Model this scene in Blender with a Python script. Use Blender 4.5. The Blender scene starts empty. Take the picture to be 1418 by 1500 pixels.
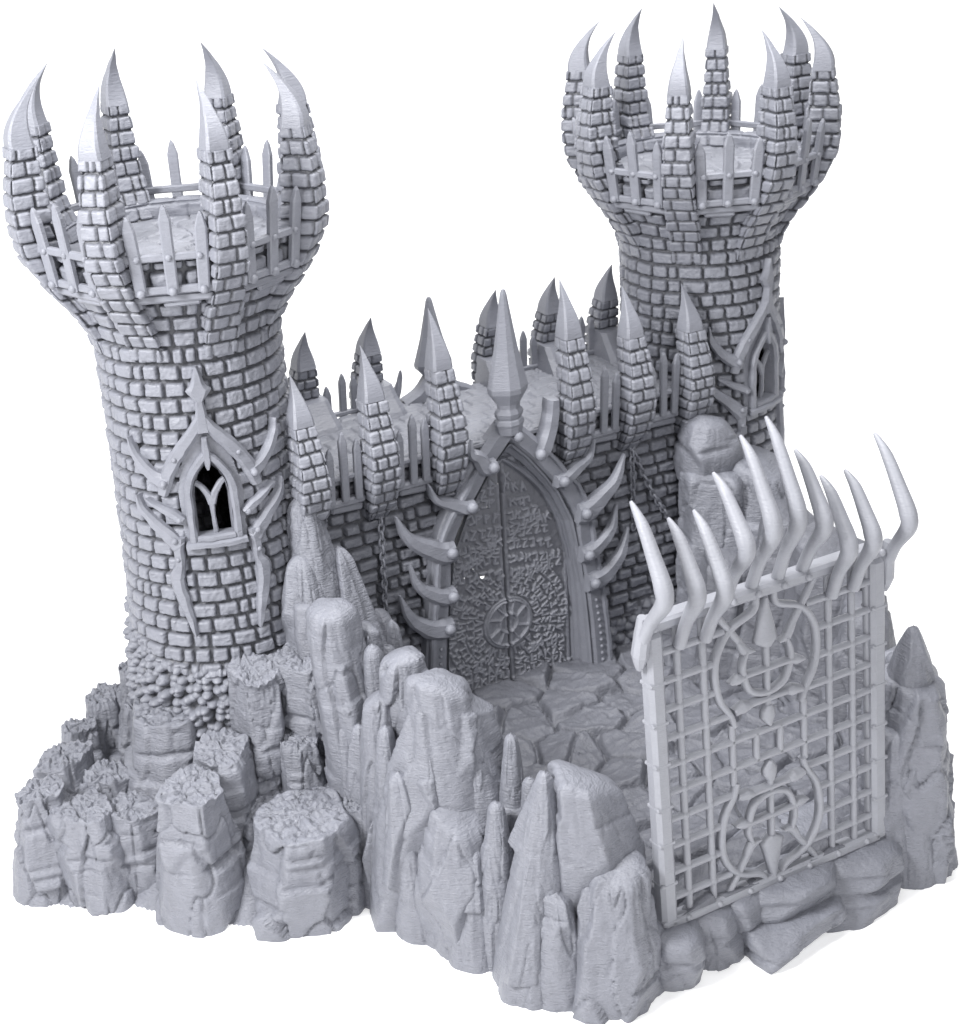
import bpy, math, random
import numpy as np
from math import radians as RAD, pi as PI
from mathutils import Matrix, Vector

# ------------------------------------------------------------------ scene basics
scene = bpy.context.scene
COL = scene.collection
scene.view_settings.view_transform = 'Standard'
scene.view_settings.look = 'None'
scene.view_settings.exposure = 0.0
scene.view_settings.gamma = 1.0


# ------------------------------------------------------------------ noise helpers
def _hash(ix, iy, iz, seed):
    h = (ix.astype(np.int64) * 374761393 + iy.astype(np.int64) * 668265263
         + iz.astype(np.int64) * 2147483647 + seed * 1274126177) & 0xFFFFFFFF
    h = ((h ^ (h >> 13)) * 1274126177) & 0xFFFFFFFF
    h = ((h ^ (h >> 16)) * 2246822519) & 0xFFFFFFFF
    h = h ^ (h >> 15)
    return (h & 0xFFFFFF) / float(0xFFFFFF)


def vnoise(x, y, z, seed=0):
    """value noise in -1..1"""
    x, y, z = np.broadcast_arrays(np.asarray(x, float), np.asarray(y, float), np.asarray(z, float))
    ix, iy, iz = np.floor(x), np.floor(y), np.floor(z)
    fx, fy, fz = x - ix, y - iy, z - iz
    fx = fx * fx * (3 - 2 * fx)
    fy = fy * fy * (3 - 2 * fy)
    fz = fz * fz * (3 - 2 * fz)
    out = 0
    for dx in (0, 1):
        wx = fx if dx else 1 - fx
        for dy in (0, 1):
            wy = fy if dy else 1 - fy
            for dz in (0, 1):
                wz = fz if dz else 1 - fz
                out = out + wx * wy * wz * _hash(ix + dx, iy + dy, iz + dz, seed)
    return out * 2 - 1


def fbm(x, y, z, seed=0, oct=3, gain=.5):
    a, s, t = 1.0, 0.0, 0
    for o in range(oct):
        t = t + a * vnoise(x * 2 ** o, y * 2 ** o, z * 2 ** o, seed + o * 17)
        s += a
        a *= gain
    return t / s


def worley(u, v, seed=0, jit=.85):
    """nearest and second nearest distance plus cell id"""
    u = np.asarray(u, float)
    v = np.asarray(v, float)
    iu, iv = np.floor(u), np.floor(v)
    f1 = np.full(u.shape, 9.0)
    f2 = np.full(u.shape, 9.0)
    cid = np.zeros(u.shape)
    cu = np.zeros(u.shape)
    cv = np.zeros(u.shape)
    for du in (-1, 0, 1):
        for dv in (-1, 0, 1):
            a, b = iu + du, iv + dv
            px = a + .5 + jit * (_hash(a, b, a * 0, seed) - .5)
            py = b + .5 + jit * (_hash(a, b, a * 0 + 7, seed) - .5)
            d = np.hypot(u - px, v - py)
            near = d < f1
            f2 = np.where(near, f1, np.minimum(f2, d))
            cid = np.where(near, _hash(a, b, a * 0 + 13, seed), cid)
            cu = np.where(near, u - px, cu)
            cv = np.where(near, v - py, cv)
            f1 = np.where(near, d, f1)
    return f1, f2, cid, cu, cv


def sstep(a, b, x):
    t = np.clip((x - a) / (b - a), 0, 1)
    return t * t * (3 - 2 * t)


def interp(x, tab):
    tab = np.array(tab, float)
    return np.interp(x, tab[:, 0], tab[:, 1])


def smooth_interp(x, tab, w=.12):
    return sum(interp(np.asarray(x) + o * w, tab) for o in (-1, -.5, 0, .5, 1)) / 5


# ------------------------------------------------------------------ mesh builder
class MB:
    def __init__(self):
        self.v = []
        self.q = []
        self.t = []
        self.qs = []
        self.ts = []
        self.n = 0
        self.k = []

    def add(self, verts, quads=None, tris=None, smooth=True, dark=None):
        verts = np.asarray(verts, float).reshape(-1, 3)
        if quads is not None and len(quads):
            quads = np.asarray(quads, np.int64).reshape(-1, 4) + self.n
            self.q.append(quads)
            self.qs.append(np.full(len(quads), smooth))
        if tris is not None and len(tris):
            tris = np.asarray(tris, np.int64).reshape(-1, 3) + self.n
            self.t.append(tris)
            self.ts.append(np.full(len(tris), smooth))
        self.v.append(verts)
        self.k.append(np.zeros(len(verts)) if dark is None else np.asarray(dark, float).ravel())
        self.n += len(verts)
        return self

    def grid(self, P, cu=False, mask=None, smooth=True, flip=False, dark=None):
        """P[nv][nu] points; cu closes the u direction"""
        nv, nu = P.shape[:2]
        idx = np.arange(nv * nu).reshape(nv, nu)
        if cu:
            a = idx[:-1]
            b = np.roll(idx, -1, 1)[:-1]
            c = np.roll(idx, -1, 1)[1:]
            d = idx[1:]
        else:
            a, b, c, d = idx[:-1, :-1], idx[:-1, 1:], idx[1:, 1:], idx[1:, :-1]
        Q = np.stack([a, b, c, d], -1).reshape(-1, 4)
        if mask is not None:
            Q = Q[mask.reshape(-1)]
        if flip:
            Q = Q[:, ::-1]
        return self.add(P.reshape(-1, 3), Q, smooth=smooth, dark=dark)

    def fan(self, ring, centre, flip=False, smooth=False):
        n = len(ring)
        i = np.arange(n)
        T = np.stack([i, (i + 1) % n, np.full(n, n)], -1)
        if flip:
            T = T[:, ::-1]
        return self.add(np.vstack([ring, [centre]]), tris=T, smooth=smooth)

    def box(self, c, s, rot=None, bev=.02):
        hx, hy, hz = [k / 2 for k in s]
        bev = min(bev, hx * .6, hy * .6, hz * .6)
        V, key = [], {}
        for sx in (-1, 1):
            for sy in (-1, 1):
                for sz in (-1, 1):
                    for ax in range(3):
                        p = [sx * (hx - bev), sy * (hy - bev), sz * (hz - bev)]
                        p[ax] = (sx * hx, sy * hy, sz * hz)[ax]
                        key[(sx, sy, sz, ax)] = len(V)
                        V.append(p)
        Q, T = [], []
        for ax in range(3):
            o = [k for k in range(3) if k != ax]
            for s1 in (-1, 1):
                f = []
                for a, b in ((-1, -1), (1, -1), (1, 1), (-1, 1)):
                    sg = [0, 0, 0]
                    sg[ax] = s1
                    sg[o[0]] = a
                    sg[o[1]] = b
                    f.append(key[(*sg, ax)])
                Q.append(f if (s1 > 0) != (ax == 1) else f[::-1])
            # edges along axis ax
            for a in (-1, 1):
                for b in (-1, 1):
                    f = []
                    for (e, w) in ((-1, o[0]), (1, o[0]), (1, o[1]), (-1, o[1])):
                        sg = [0, 0, 0]
                        sg[ax] = e
                        sg[o[0]] = a
                        sg[o[1]] = b
                        f.append(key[(*sg, w)])
                    Q.append(f)
        for sx in (-1, 1):
            for sy in (-1, 1):
                for sz in (-1, 1):
                    T.append([key[(sx, sy, sz, k)] for k in range(3)])
        V = np.array(V)
        # consistent outward winding
        def fix(F):
            out = []
            for f in F:
                p = V[f]
                nrm = np.cross(p[1] - p[0], p[2] - p[0])
                out.append(f if nrm @ p.mean(0) > 0 else f[::-1])
            return out
        Q, T = fix(Q), fix(T)
        if rot is not None:
            V = V @ np.array(rot.to_3x3()).T
        return self.add(V + np.array(c), Q, T, smooth=False)

    def tube(self, path, rad, n=10, flat=1.0, up=(0, 0, 1), cap=True, smooth=True, sec=None, roll=0.0):
        path = np.asarray(path, float)
        m = len(path)
        rad = np.broadcast_to(np.asarray(rad, float), (m,))
        T = np.gradient(path, axis=0)
        T /= np.linalg.norm(T, axis=1)[:, None] + 1e-9
        up = np.asarray(up, float)
        if sec is None:
            a = np.linspace(0, 2 * PI, n, endpoint=False) + roll
            sec = np.stack([np.cos(a), np.sin(a) * flat], -1)
        rows = []
        for i in range(m):
            s = np.cross(T[i], up)
            if np.linalg.norm(s) < 1e-4:
                s = np.cross(T[i], (0, 1, 0))
            s /= np.linalg.norm(s)
            w = np.cross(s, T[i])
            rows.append(path[i] + rad[i] * (sec[:, :1] * s + sec[:, 1:] * w))
        P = np.array(rows)
        self.grid(P, cu=True, smooth=smooth)
        if cap:
            self.fan(P[0], path[0], flip=True)
            self.fan(P[-1], path[-1])
        return self

    def ribbon(self, pts, hw, thick, fmap, d0=0.0, cap=True, sub=6, round_=True):
        """raised strip following 2-D pts (s,z) on a surface; fmap(s,z,d)->xyz"""
        pts = np.asarray(pts, float)
        m = len(pts)
        hw = np.broadcast_to(np.asarray(hw, float), (m,))
        th = np.broadcast_to(np.asarray(thick, float), (m,))
        t0 = np.arange(m)
        tt = np.linspace(0, m - 1, (m - 1) * sub + 1)
        cr = lambda y: catmull(y, tt)
        P = np.stack([cr(pts[:, 0]), cr(pts[:, 1])], -1)
        W = np.clip(np.interp(tt, t0, hw), .001, None)
        H = np.interp(tt, t0, th)
        T = np.gradient(P, axis=0)
        T /= np.linalg.norm(T, axis=1)[:, None] + 1e-9
        N = np.stack([-T[:, 1], T[:, 0]], -1)
        sec = [(-1, -.15), (-1, .55), (-.55, 1), (.55, 1), (1, .55), (1, -.15)]
        strips = []
        for k in range(len(sec)):
            s, d = sec[k]
            q = P + N * (W * s)[:, None]
            strips.append(np.stack(fmap(q[:, 0], q[:, 1], d0 + d * H), -1))
        G = np.array(strips)            # (sec, len, 3)
        G = G + .012 * np.stack([vnoise(G[..., 0] * 8, G[..., 1] * 8, G[..., 2] * 8, 51 + k) for k in range(3)], -1)
        for k in range(len(sec) - 1):
            self.grid(G[k:k + 2], smooth=True, flip=True)
        if cap:
            for e in (0, -1):
                self.fan(G[:, e], G[:, e].mean(0), flip=(e == 0))
        return self

    def ball(self, c, r, flat=(1, 1, 1), n=12, rot=None):
        th = np.linspace(0, PI, n // 2 + 2)
        ph = np.linspace(0, 2 * PI, n, endpoint=False)
        P = np.stack([np.sin(th)[:, None] * np.cos(ph) * r * flat[0],
                      np.sin(th)[:, None] * np.sin(ph) * r * flat[1],
                      (np.cos(th)[:, None] + 0 * ph) * r * flat[2]], -1)
        return self.grid(P[::-1] + np.array(c), cu=True)

    def build(self, name, mat, parent=None, kind=None):
        V = np.vstack(self.v)
        nq = sum(len(q) for q in self.q)
        nt = sum(len(t) for t in self.t)
        me = bpy.data.meshes.new(name)
        me.vertices.add(len(V))
        me.vertices.foreach_set('co', V.astype(np.float32).ravel())
        idx, start, sm = [], [], []
        if nq:
            Q = np.vstack(self.q)
            idx.append(Q.ravel())
            start.append(np.arange(nq) * 4)
            sm.append(np.concatenate(self.qs))
        if nt:
            T = np.vstack(self.t)
            idx.append(T.ravel())
            start.append(nq * 4 + np.arange(nt) * 3)
            sm.append(np.concatenate(self.ts))
        idx = np.concatenate(idx)
        me.loops.add(len(idx))
        me.loops.foreach_set('vertex_index', idx.astype(np.int32))
        me.polygons.add(nq + nt)
        me.polygons.foreach_set('loop_start', np.concatenate(start).astype(np.int32))
        me.polygons.foreach_set('use_smooth', np.concatenate(sm))
        me.update(calc_edges=True)
        K = np.concatenate(self.k)
        if K.any():
            at = me.attributes.new('groove_shade', 'FLOAT', 'POINT')
            at.data.foreach_set('value', K.astype(np.float32))
        me.validate()
        me.materials.append(mat)
        o = bpy.data.objects.new(name, me)
        COL.objects.link(o)
        if parent is not None:
            o.parent = parent
        if kind:
            o['kind'] = kind
        return o


def catmull(y, t):
    y = np.asarray(y, float)
    m = len(y)
    i = np.clip(np.floor(t).astype(int), 0, m - 2)
    f = t - i
    p0 = y[np.clip(i - 1, 0, m - 1)]
    p1 = y[i]
    p2 = y[i + 1]
    p3 = y[np.clip(i + 2, 0, m - 1)]
    return .5 * ((2 * p1) + (-p0 + p2) * f + (2 * p0 - 5 * p1 + 4 * p2 - p3) * f ** 2
                 + (-p0 + 3 * p1 - 3 * p2 + p3) * f ** 3)


def curve3(pts, n=24):
    pts = np.asarray(pts, float)
    t = np.linspace(0, len(pts) - 1, n)
    return np.stack([catmull(pts[:, k], t) for k in range(3)], -1)


def empty(name, loc, label=None, cat=None, group=None):
    o = bpy.data.objects.new(name, None)
    COL.objects.link(o)
    o.location = loc
    o.empty_display_size = .3
    if label:
        o['label'] = label
        o['category'] = cat
    if group:
        o['group'] = group
    return o


def dup(o, parent):
    c = o.copy()
    COL.objects.link(c)
    c.parent = parent
    for ch in list(o.children):
        dup(ch, c)
    return c


# ------------------------------------------------------------------ materials
def plastic(name, col, rough=.5, layer=.35, mottled=.10, scale_z=26.0, grain=.25, groove_shade=.40, scale_x=8.0):
    m = bpy.data.materials.new(name)
    m.use_nodes = True
    nt = m.node_tree
    N, L = nt.nodes, nt.links
    b = N['Principled BSDF']
    b.inputs['Roughness'].default_value = rough
    b.inputs['Specular IOR Level'].default_value = .5
    tc = N.new('ShaderNodeTexCoord')
    geo = N.new('ShaderNodeNewGeometry')
    # mottled base colour
    nz = N.new('ShaderNodeTexNoise')
    nz.inputs['Scale'].default_value = 5.0
    nz.inputs['Detail'].default_value = 5.0
    nz.inputs['Roughness'].default_value = .65
    L.new(geo.outputs['Position'], nz.inputs['Vector'])
    rp = N.new('ShaderNodeValToRGB')
    rp.color_ramp.elements[0].position = .3
    rp.color_ramp.elements[1].position = .7
    rp.color_ramp.elements[0].color = (*[c * (1 - mottled) for c in col], 1)
    rp.color_ramp.elements[1].color = (*[min(1, c * (1 + mottled)) for c in col], 1)
    L.new(nz.outputs['Fac'], rp.inputs['Fac'])
    at = N.new('ShaderNodeAttribute')
    at.attribute_name = 'groove_shade'
    mx = N.new('ShaderNodeMix')
    mx.data_type = 'RGBA'
    L.new(at.outputs['Fac'], mx.inputs['Factor'])
    L.new(rp.outputs['Color'], mx.inputs['A'])
    mx.inputs['B'].default_value = (*[c * groove_shade for c in col], 1)  # shade of joints and recesses painted in as a darker base colour
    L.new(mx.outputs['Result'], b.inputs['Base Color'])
    # print layers: streaks stretched along the horizontal
    mp = N.new('ShaderNodeMapping')
    mp.inputs['Scale'].default_value = (scale_x, scale_x, scale_z)
    L.new(geo.outputs['Position'], mp.inputs['Vector'])
    n2 = N.new('ShaderNodeTexNoise')
    n2.inputs['Scale'].default_value = 1.0
    n2.inputs['Detail'].default_value = 3.0
    n2.inputs['Roughness'].default_value = .7
    L.new(mp.outputs['Vector'], n2.inputs['Vector'])
    n3 = N.new('ShaderNodeTexNoise')
    n3.inputs['Scale'].default_value = 28.0
    n3.inputs['Detail'].default_value = 3.0
    L.new(geo.outputs['Position'], n3.inputs['Vector'])
    b1 = N.new('ShaderNodeBump')
    b1.inputs['Strength'].default_value = layer
    b1.inputs['Distance'].default_value = .03
    L.new(n2.outputs['Fac'], b1.inputs['Height'])
    b2 = N.new('ShaderNodeBump')
    b2.inputs['Strength'].default_value = grain
    b2.inputs['Distance'].default_value = .02
    L.new(n3.outputs['Fac'], b2.inputs['Height'])
    L.new(b1.outputs['Normal'], b2.inputs['Normal'])
    L.new(b2.outputs['Normal'], b.inputs['Normal'])
    return m


M_STONE = plastic('grey_printed_stone', (.205, .211, .244), .44, .45, .08, 42, .3)
M_SMOOTH = plastic('grey_printed_smooth', (.208, .214, .247), .45, .45, .05, 44, .12)
M_ROCK = plastic('grey_printed_rock', (.205, .211, .244), .42, 1.0, .09, 40, .4)
M_ROCK_SHADE = plastic('grey_printed_rock_shade', (.145, .149, .172), .5, .7, .09, 40, .4)  # same rock, with the courtyard's shade put into a darker colour
M_GATE = plastic('pale_grey_print', (.29, .296, .33), .42, .35, .04, 44, .1)
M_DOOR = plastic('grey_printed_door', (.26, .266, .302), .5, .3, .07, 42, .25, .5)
M_YARD_SHADE = plastic('grey_printed_yard_shade', (.14, .144, .167), .55, .5, .1, 20, .6)  # floor colour lowered to carry the shade of the enclosed yard
M_FLOOR = plastic('grey_printed_floor', (.215, .221, .252), .52, .35, .1, 24, .4)


# ------------------------------------------------------------------ relief functions
def brick_h(U, V, per, ch, wmean, seed, gap=.014, bev=.045, dmgk=.6, wob=.02, split=.2, var=.18, rows=None):
    """brick relief, 0 in the joint .. ~1 on the face. U runs along the course (period per), V up."""
    rng = np.random.RandomState(seed)
    nU = vnoise(U * 3.1, V * 3.1, 0 * U, seed + 1)
    nV = vnoise(U * 2.3, V * 2.3, 0 * U + 5, seed + 2)
    Vw = V + wob * nV
    row = np.floor(Vw / ch).astype(int)
    fv = Vw - row * ch
    h = np.zeros(U.shape)
    jag = .006 * vnoise(U * 13, V * 13, 0 * U, seed + 3) + .003 * vnoise(U * 41, V * 41, 0 * U, seed + 4)
    rmin = int(row.min())
    for r in range(rmin, int(row.max()) + 1):
        ws = []
        tot = 0.0
        while tot < per:
            w = wmean * rng.choice([.55, .8, 1.0, 1.1, 1.35], p=[split, .2, .35 - split * .5, .25, .2 - split * .5])
            ws.append(w)
            tot += w
        ws = np.array(ws) * per / tot
        edges = np.concatenate([[0], np.cumsum(ws)])
        off = rng.rand() * per
        rh = np.clip(rng.randn(len(ws)), -1.6, 1.6) * var
        tu = rng.randn(len(ws)) * .14
        tv = rng.randn(len(ws)) * .14
        m = row == r
        if not m.any():
            continue
        u = (U[m] + off + .012 * nU[m]) % per
        k = np.clip(np.searchsorted(edges, u, side='right') - 1, 0, len(ws) - 1)
        du = np.minimum(u - edges[k], edges[k + 1] - u)
        dv = np.minimum(fv[m], ch - fv[m])
        rad = .035
        qu = np.clip(gap + rad - du, 0, None)
        qv = np.clip(gap * 1.35 + rad - dv, 0, None)
        d = rad - np.hypot(qu, qv) + jag[m]
        hh = .72 * sstep(-.004, .016, d) + .28 * sstep(.004, bev, d)
        uc = (u - .5 * (edges[k] + edges[k + 1])) / (ws[k] + 1e-6)
        vc = fv[m] / ch - .5
        face = 1 + rh[k] + tu[k] * uc * .6 + tv[k] * vc * .6
        h[m] = hh * np.clip(face, .45, 1.5)
    chip = vnoise(U * 6.5, V * 6.5, 0 * U + 3, seed + 5)
    pits = vnoise(U * 24, V * 24, 0 * U + 9, seed + 6)
    dmg = dmgk * sstep(.5, .85, chip) * .45 * (.5 + .5 * vnoise(U * 14, V * 14, 0 * U, seed + 8))
    h = h - np.clip(dmg, 0, 1) * (h > .3) + .05 * pits * (h > .3) + .05 * vnoise(U * 11, V * 11, 0 * U, seed + 9)
    return h


def flag_relief(X, Y, cell, seed, tilt=.05, crack=.05):
    wx = X + .18 * vnoise(X * 1.2, Y * 1.2, 0 * X, seed)
    wy = Y + .18 * vnoise(X * 1.2, Y * 1.2, 0 * X + 4, seed)
    f1, f2, cid, cu, cv = worley(wx / cell, wy / cell, seed)
    edge = sstep(.02, .14, f2 - f1)
    t = (cid - .5) * 1.2
    t2 = ((cid * 7.3) % 1 - .5) * 1.2
    z = edge * crack + tilt * (cu * t + cv * t2) + .35 * tilt * (cid - .5)
    z = z + .020 * fbm(X * 3.0, Y * 6.0, 0 * X, seed + 3, 4) + .012 * np.abs(vnoise(X * 7 + Y * 3, Y * 7, 0 * X, seed + 5))
    return z


# ------------------------------------------------------------------ spikes
def perimeter(n=96, corner=.16):
    """unit rounded square, outward normal and length coordinate (0..8)"""
    s = np.linspace(0, 8, n, endpoint=False)
    P, Nn = [], []
    for q in s:
        f = int(q // 2)
        t = q % 2 - 1
        x, y, nx, ny = t, -1.0, 0.0, -1.0
        if abs(t) > 1 - corner:
            a = (abs(t) - (1 - corner)) / corner
            ang = a * PI / 4
            x = math.copysign(1 - corner + corner * math.sin(ang), t)
            y = -(1 - corner + corner * math.cos(ang))
            nx, ny = math.copysign(math.sin(ang), t), -math.cos(ang)
        for _ in range(f):
            x, y = -y, x
            nx, ny = -ny, nx
        P.append((x, y))
        Nn.append((nx, ny))
    return s, np.array(P), np.array(Nn)


def brick_spike(z0, z1, yout, yin, hwid, ch, seed, amp=.05, nu=104, dz=.0112):
    """stack of stone courses; local x tangential, -y outward, z up"""
    mb = MB()
    zz = np.arange(z0, z1 + dz * .5, dz)
    s, P, Nn = perimeter(nu)
    yo = smooth_interp(zz, yout, .08)
    yi = smooth_interp(zz, yin, .08)
    hw = smooth_interp(zz, hwid, .08)
    yc, hd = (yo + yi) / 2, (yo - yi) / 2
    S, Z = np.meshgrid(s, zz)
    per = 8 * .26
    h = brick_h(S / 8 * per, Z - z0 + .004, per, ch, .27, seed, gap=.0085, bev=.055, wob=.006, split=.05, var=.06, dmgk=.4)
    rowr = np.random.RandomState(seed + 5).randn(64) * .007
    row = np.clip(((Z - z0) / ch).astype(int), 0, 63)
    D = amp * (h - .85) + rowr[row]
    X = P[:, 0][None] * hw[:, None] + Nn[:, 0][None] * D
    Y = -yc[:, None] + P[:, 1][None] * hd[:, None] + Nn[:, 1][None] * D
    G = np.stack([X, Y, Z], -1)
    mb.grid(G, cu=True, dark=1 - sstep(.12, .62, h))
    mb.fan(G[-1], G[-1].mean(0))
    mb.fan(G[0], G[0].mean(0), flip=True)
    return mb


def fang(z0, z1, yo0, yi0, hw0, ytip, bow=.10, n=14, seed=0):
    """smooth claw on top of the courses, chamfered square section"""
    mb = MB()
    t = np.linspace(0, 1, n)
    sc = (1 - t) ** .92
    sc[-1] = .02
    yc0, hd0 = (yo0 + yi0) / 2, (yo0 - yi0) / 2
    yc = yc0 + (ytip - yc0) * (t ** 1.35) + bow * np.sin(PI * t) * .6
    z = z0 + (z1 - z0) * t
    c = .22
    sec = np.array([(-1 + c, -1), (1 - c, -1), (1, -1 + c), (1, 1 - c), (1 - c, 1), (-1 + c, 1), (-1, 1 - c), (-1, -1 + c)])
    fat = 1 + .10 * np.sin(PI * np.clip(t * 1.6, 0, 1))
    rings = np.stack([sec[None, :, 0] * (hw0 * sc * fat)[:, None], -yc[:, None] + sec[None, :, 1] * (hd0 * sc * fat)[:, None],
                      np.broadcast_to(z[:, None], (n, 8))], -1)
    rings[..., 0] += .004 * vnoise(rings[..., 2] * 9, rings[..., 0] * 3, 0 * rings[..., 0], seed)
    for k in range(8):
        mb.grid(rings[:, [k, (k + 1) % 8]], smooth=True)
    mb.fan(rings[0], rings[0].mean(0), flip=True)
    return mb


def picket_mb(w, t, h, seed=0):
    """pointed flat stake standing on z=0, facing -y"""
    mb = MB()
    rnd = random.Random(seed)
    z = [0, h * .3, h * .62, h - w * 1.3, h - w * .35, h]
    wd = [w * .95, w, w * (.95 + .08 * rnd.random()), w, w * .45, w * .06]
    c = .28
    rings = []
    for k in range(6):
        a, b = wd[k] / 2, t / 2 * (1 if k < 4 else (.75 if k == 4 else .3))
        rings.append([(-a + a * c, -b, z[k]), (a - a * c, -b, z[k]), (a, -b + b * c * 1.4, z[k]), (a, b - b * c, z[k]),
                      (a - a * c, b, z[k]), (-a + a * c, b, z[k]), (-a, b - b * c, z[k]), (-a, -b + b * c * 1.4, z[k])])
    R = np.array(rings)
    for k in range(8):
        mb.grid(R[:, [k, (k + 1) % 8]], smooth=False)
    mb.fan(R[0], R[0].mean(0), flip=True)
    return mb


# ------------------------------------------------------------------ tower
AZ0 = RAD(-107.0)


def tower_radius(z):
    return smooth_interp(z, [(0, 1.70), (1.6, 1.60), (2.6, 1.52), (3.4, 1.45), (4.6, 1.385), (6.0, 1.36), (7.0, 1.355), (7.8, 1.365), (8.12, 1.385),
                             (8.45, 1.49), (8.75, 1.68), (9.0, 1.82), (9.4, 1.86)], .06)


def tower_map(s, z, d):
    r = tower_radius(z) + d
    a = AZ0 + s / 1.31
    return r * np.cos(a), r * np.sin(a), z + 0 * a


WIN_ARCH = [(.25, 5.20), (.25, 5.80), (.21, 6.02), (.12, 6.20), (0, 6.34)]


def arch_halfwidth(z, tab):
    """half width of a pointed arch at height z"""
    t = np.array(tab)
    return np.interp(z, t[:, 1], t[:, 0], left=0, right=0)


def build_tower(parent):
    # --- shaft and flared crown wall, one relief surface
    mb = MB()
    nu = 840
    zz = np.arange(0, 9.401, .0108)
    az = np.linspace(0, 2 * PI, nu, endpoint=False)
    A, Z = np.meshgrid(az, zz)
    per = 2 * PI * 1.31
    U = A / (2 * PI) * per
    h = brick_h(U, Z + .09, per, .2465, .31, 11, gap=.0165, bev=.06, wob=.014, split=.22, var=.07, dmgk=.5)
    # rubble at the foot, more on the outer side
    f1, f2, cid, cu, cv = worley(U / .13, Z / .12, 5)
    pebble = np.sqrt(np.clip(1 - (f1 / .62) ** 2, 0, 1)) * (.5 + .9 * cid)
    side = .5 - .5 * np.cos(A - RAD(-60))
    zr = 2.75 + .75 * side + .35 * vnoise(U * 1.3, Z * .8, 0 * U, 4)
    rub = sstep(.22, -.22, Z - zr)
    dark = 1 - sstep(.12, .62, h * (1 - rub) + (pebble * 1.3) * rub)  # painted shade in the joints and between the pebbles
    h = h * (1 - rub) + (pebble * 1.5 - .2) * rub
    R = tower_radius(Z)
    amp = .105
    D = amp * (h - .85)
    # soft plate behind the window dressing
    s = ((A - AZ0 + PI) % (2 * PI) - PI) * 1.31
    win = (np.abs(s) < np.interp(Z, [5.0, 5.9, 6.5, 6.95], [.44, .46, .32, 0], left=0, right=0))
    D = np.where(win, -.02, D)
    dark = np.where(win, 0, dark)
    P = np.stack([(R + D) * np.cos(A), (R + D) * np.sin(A), Z], -1)
    sq = .25 * (s[:-1] + np.roll(s, -1, 1)[:-1] + s[1:] + np.roll(s, -1, 1)[1:])
    zq = .5 * (Z[:-1] + Z[1:])
    hole = (np.abs(sq) < arch_halfwidth(zq, WIN_ARCH) - .004) & (np.abs(s[:-1]) < 1)
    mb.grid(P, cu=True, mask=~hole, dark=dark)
    shaft = mb.build('shaft', M_STONE, parent)
    # --- reveal inside the window
    mb = MB()
    arch = WIN_ARCH
    loop = [(-.25, 5.20), (.25, 5.20)] + arch[1:] + [(-a, b) for a, b in arch[::-1][1:]]
    lp = np.array(loop + [loop[0]])
    G = np.array([np.stack(tower_map(lp[:, 0], lp[:, 1], d), -1) for d in (.03, -.06, -.14)])
    mb.grid(G, smooth=False)
    mb.build('window_reveal', M_STONE, parent)
    # --- parapet ring: top and inner side with stone blocks
    mb = MB()
    prof = [(1.80, 9.41), (1.76, 9.42), (1.66, 9.42), (1.60, 9.40), (1.585, 9.34), (1.58, 9.25), (1.585, 9.15), (1.60, 9.05)]
    pt = np.array(prof)
    tt = np.linspace(0, len(prof) - 1, 36)
    pr, pz = np.interp(tt, range(len(prof)), pt[:, 0]), np.interp(tt, range(len(prof)), pt[:, 1])
    az2 = np.linspace(0, 2 * PI, 480, endpoint=False)
    A2, T2 = np.meshgrid(az2, np.arange(36))
    blk = (A2 / (2 * PI) * 26 + .5 * (T2 > 18)) % 1
    g = sstep(0, .09, np.minimum(blk, 1 - blk))
    lay = sstep(0, 2.5, np.abs(T2 - 18.0))
    dd = -.035 * (1 - np.minimum(g, lay)) + .012 * vnoise(A2 * 9, T2 * .25, 0 * A2, 31)
    Rr = pr[T2.astype(int)] - np.where(T2 > 8, dd, 0)
    Zz = pz[T2.astype(int)] + np.where(T2 <= 12, dd, 0)
    mb.grid(np.stack([Rr * np.cos(A2), Rr * np.sin(A2), Zz], -1), cu=True)
    mb.build('parapet', M_STONE, parent)
    # --- platform floor
    mb = MB()
    rr = np.linspace(.02, 1.63, 90)
    A3, R3 = np.meshgrid(np.linspace(0, 2 * PI, 300, endpoint=False), rr)
    X, Y = R3 * np.cos(A3), R3 * np.sin(A3)
    Zf = 9.12 + flag_relief(X, Y, .34, 77, .05, .045)
    mb.grid(np.stack([X, Y, Zf], -1), cu=True)
    ring = np.stack([X[0], Y[0], Zf[0]], -1)
    mb.fan(ring, ring.mean(0), flip=True, smooth=True)
    mb.build('platform_floor', M_FLOOR, parent)
    # --- eight crown spikes with their claws
    yout = [(7.85, 1.38), (8.10, 1.44), (8.5, 1.68), (8.85, 1.95), (9.15, 2.12), (9.42, 2.25), (9.8, 2.29), (10.3, 2.27), (10.85, 2.17)]
    yin = [(7.85, 1.0), (8.8, 1.35), (9.1, 1.48), (9.45, 1.62), (9.8, 1.74), (10.85, 1.80)]
    hwd = [(7.85, .24), (8.3, .255), (9.0, .255), (9.4, .245), (10.0, .215), (10.85, .172)]
    protos = []
    for j in range(3):
        sp = brick_spike(7.85, 10.85, yout, yin, hwd, .2185, 40 + j * 3, .068).build('crown_spike', M_STONE, parent)
        fg = fang(10.84, 11.70, 2.16, 1.81, .168, 1.60, .16, seed=j).build('claw', M_SMOOTH, sp)
        protos.append(sp)
    for k in range(8):
        sp = protos[k] if k < 3 else dup(protos[k % 3], parent)
        sp.rotation_euler = (0, 0, k * PI / 4)
    # --- railings between the spikes
    rail0 = None
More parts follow.
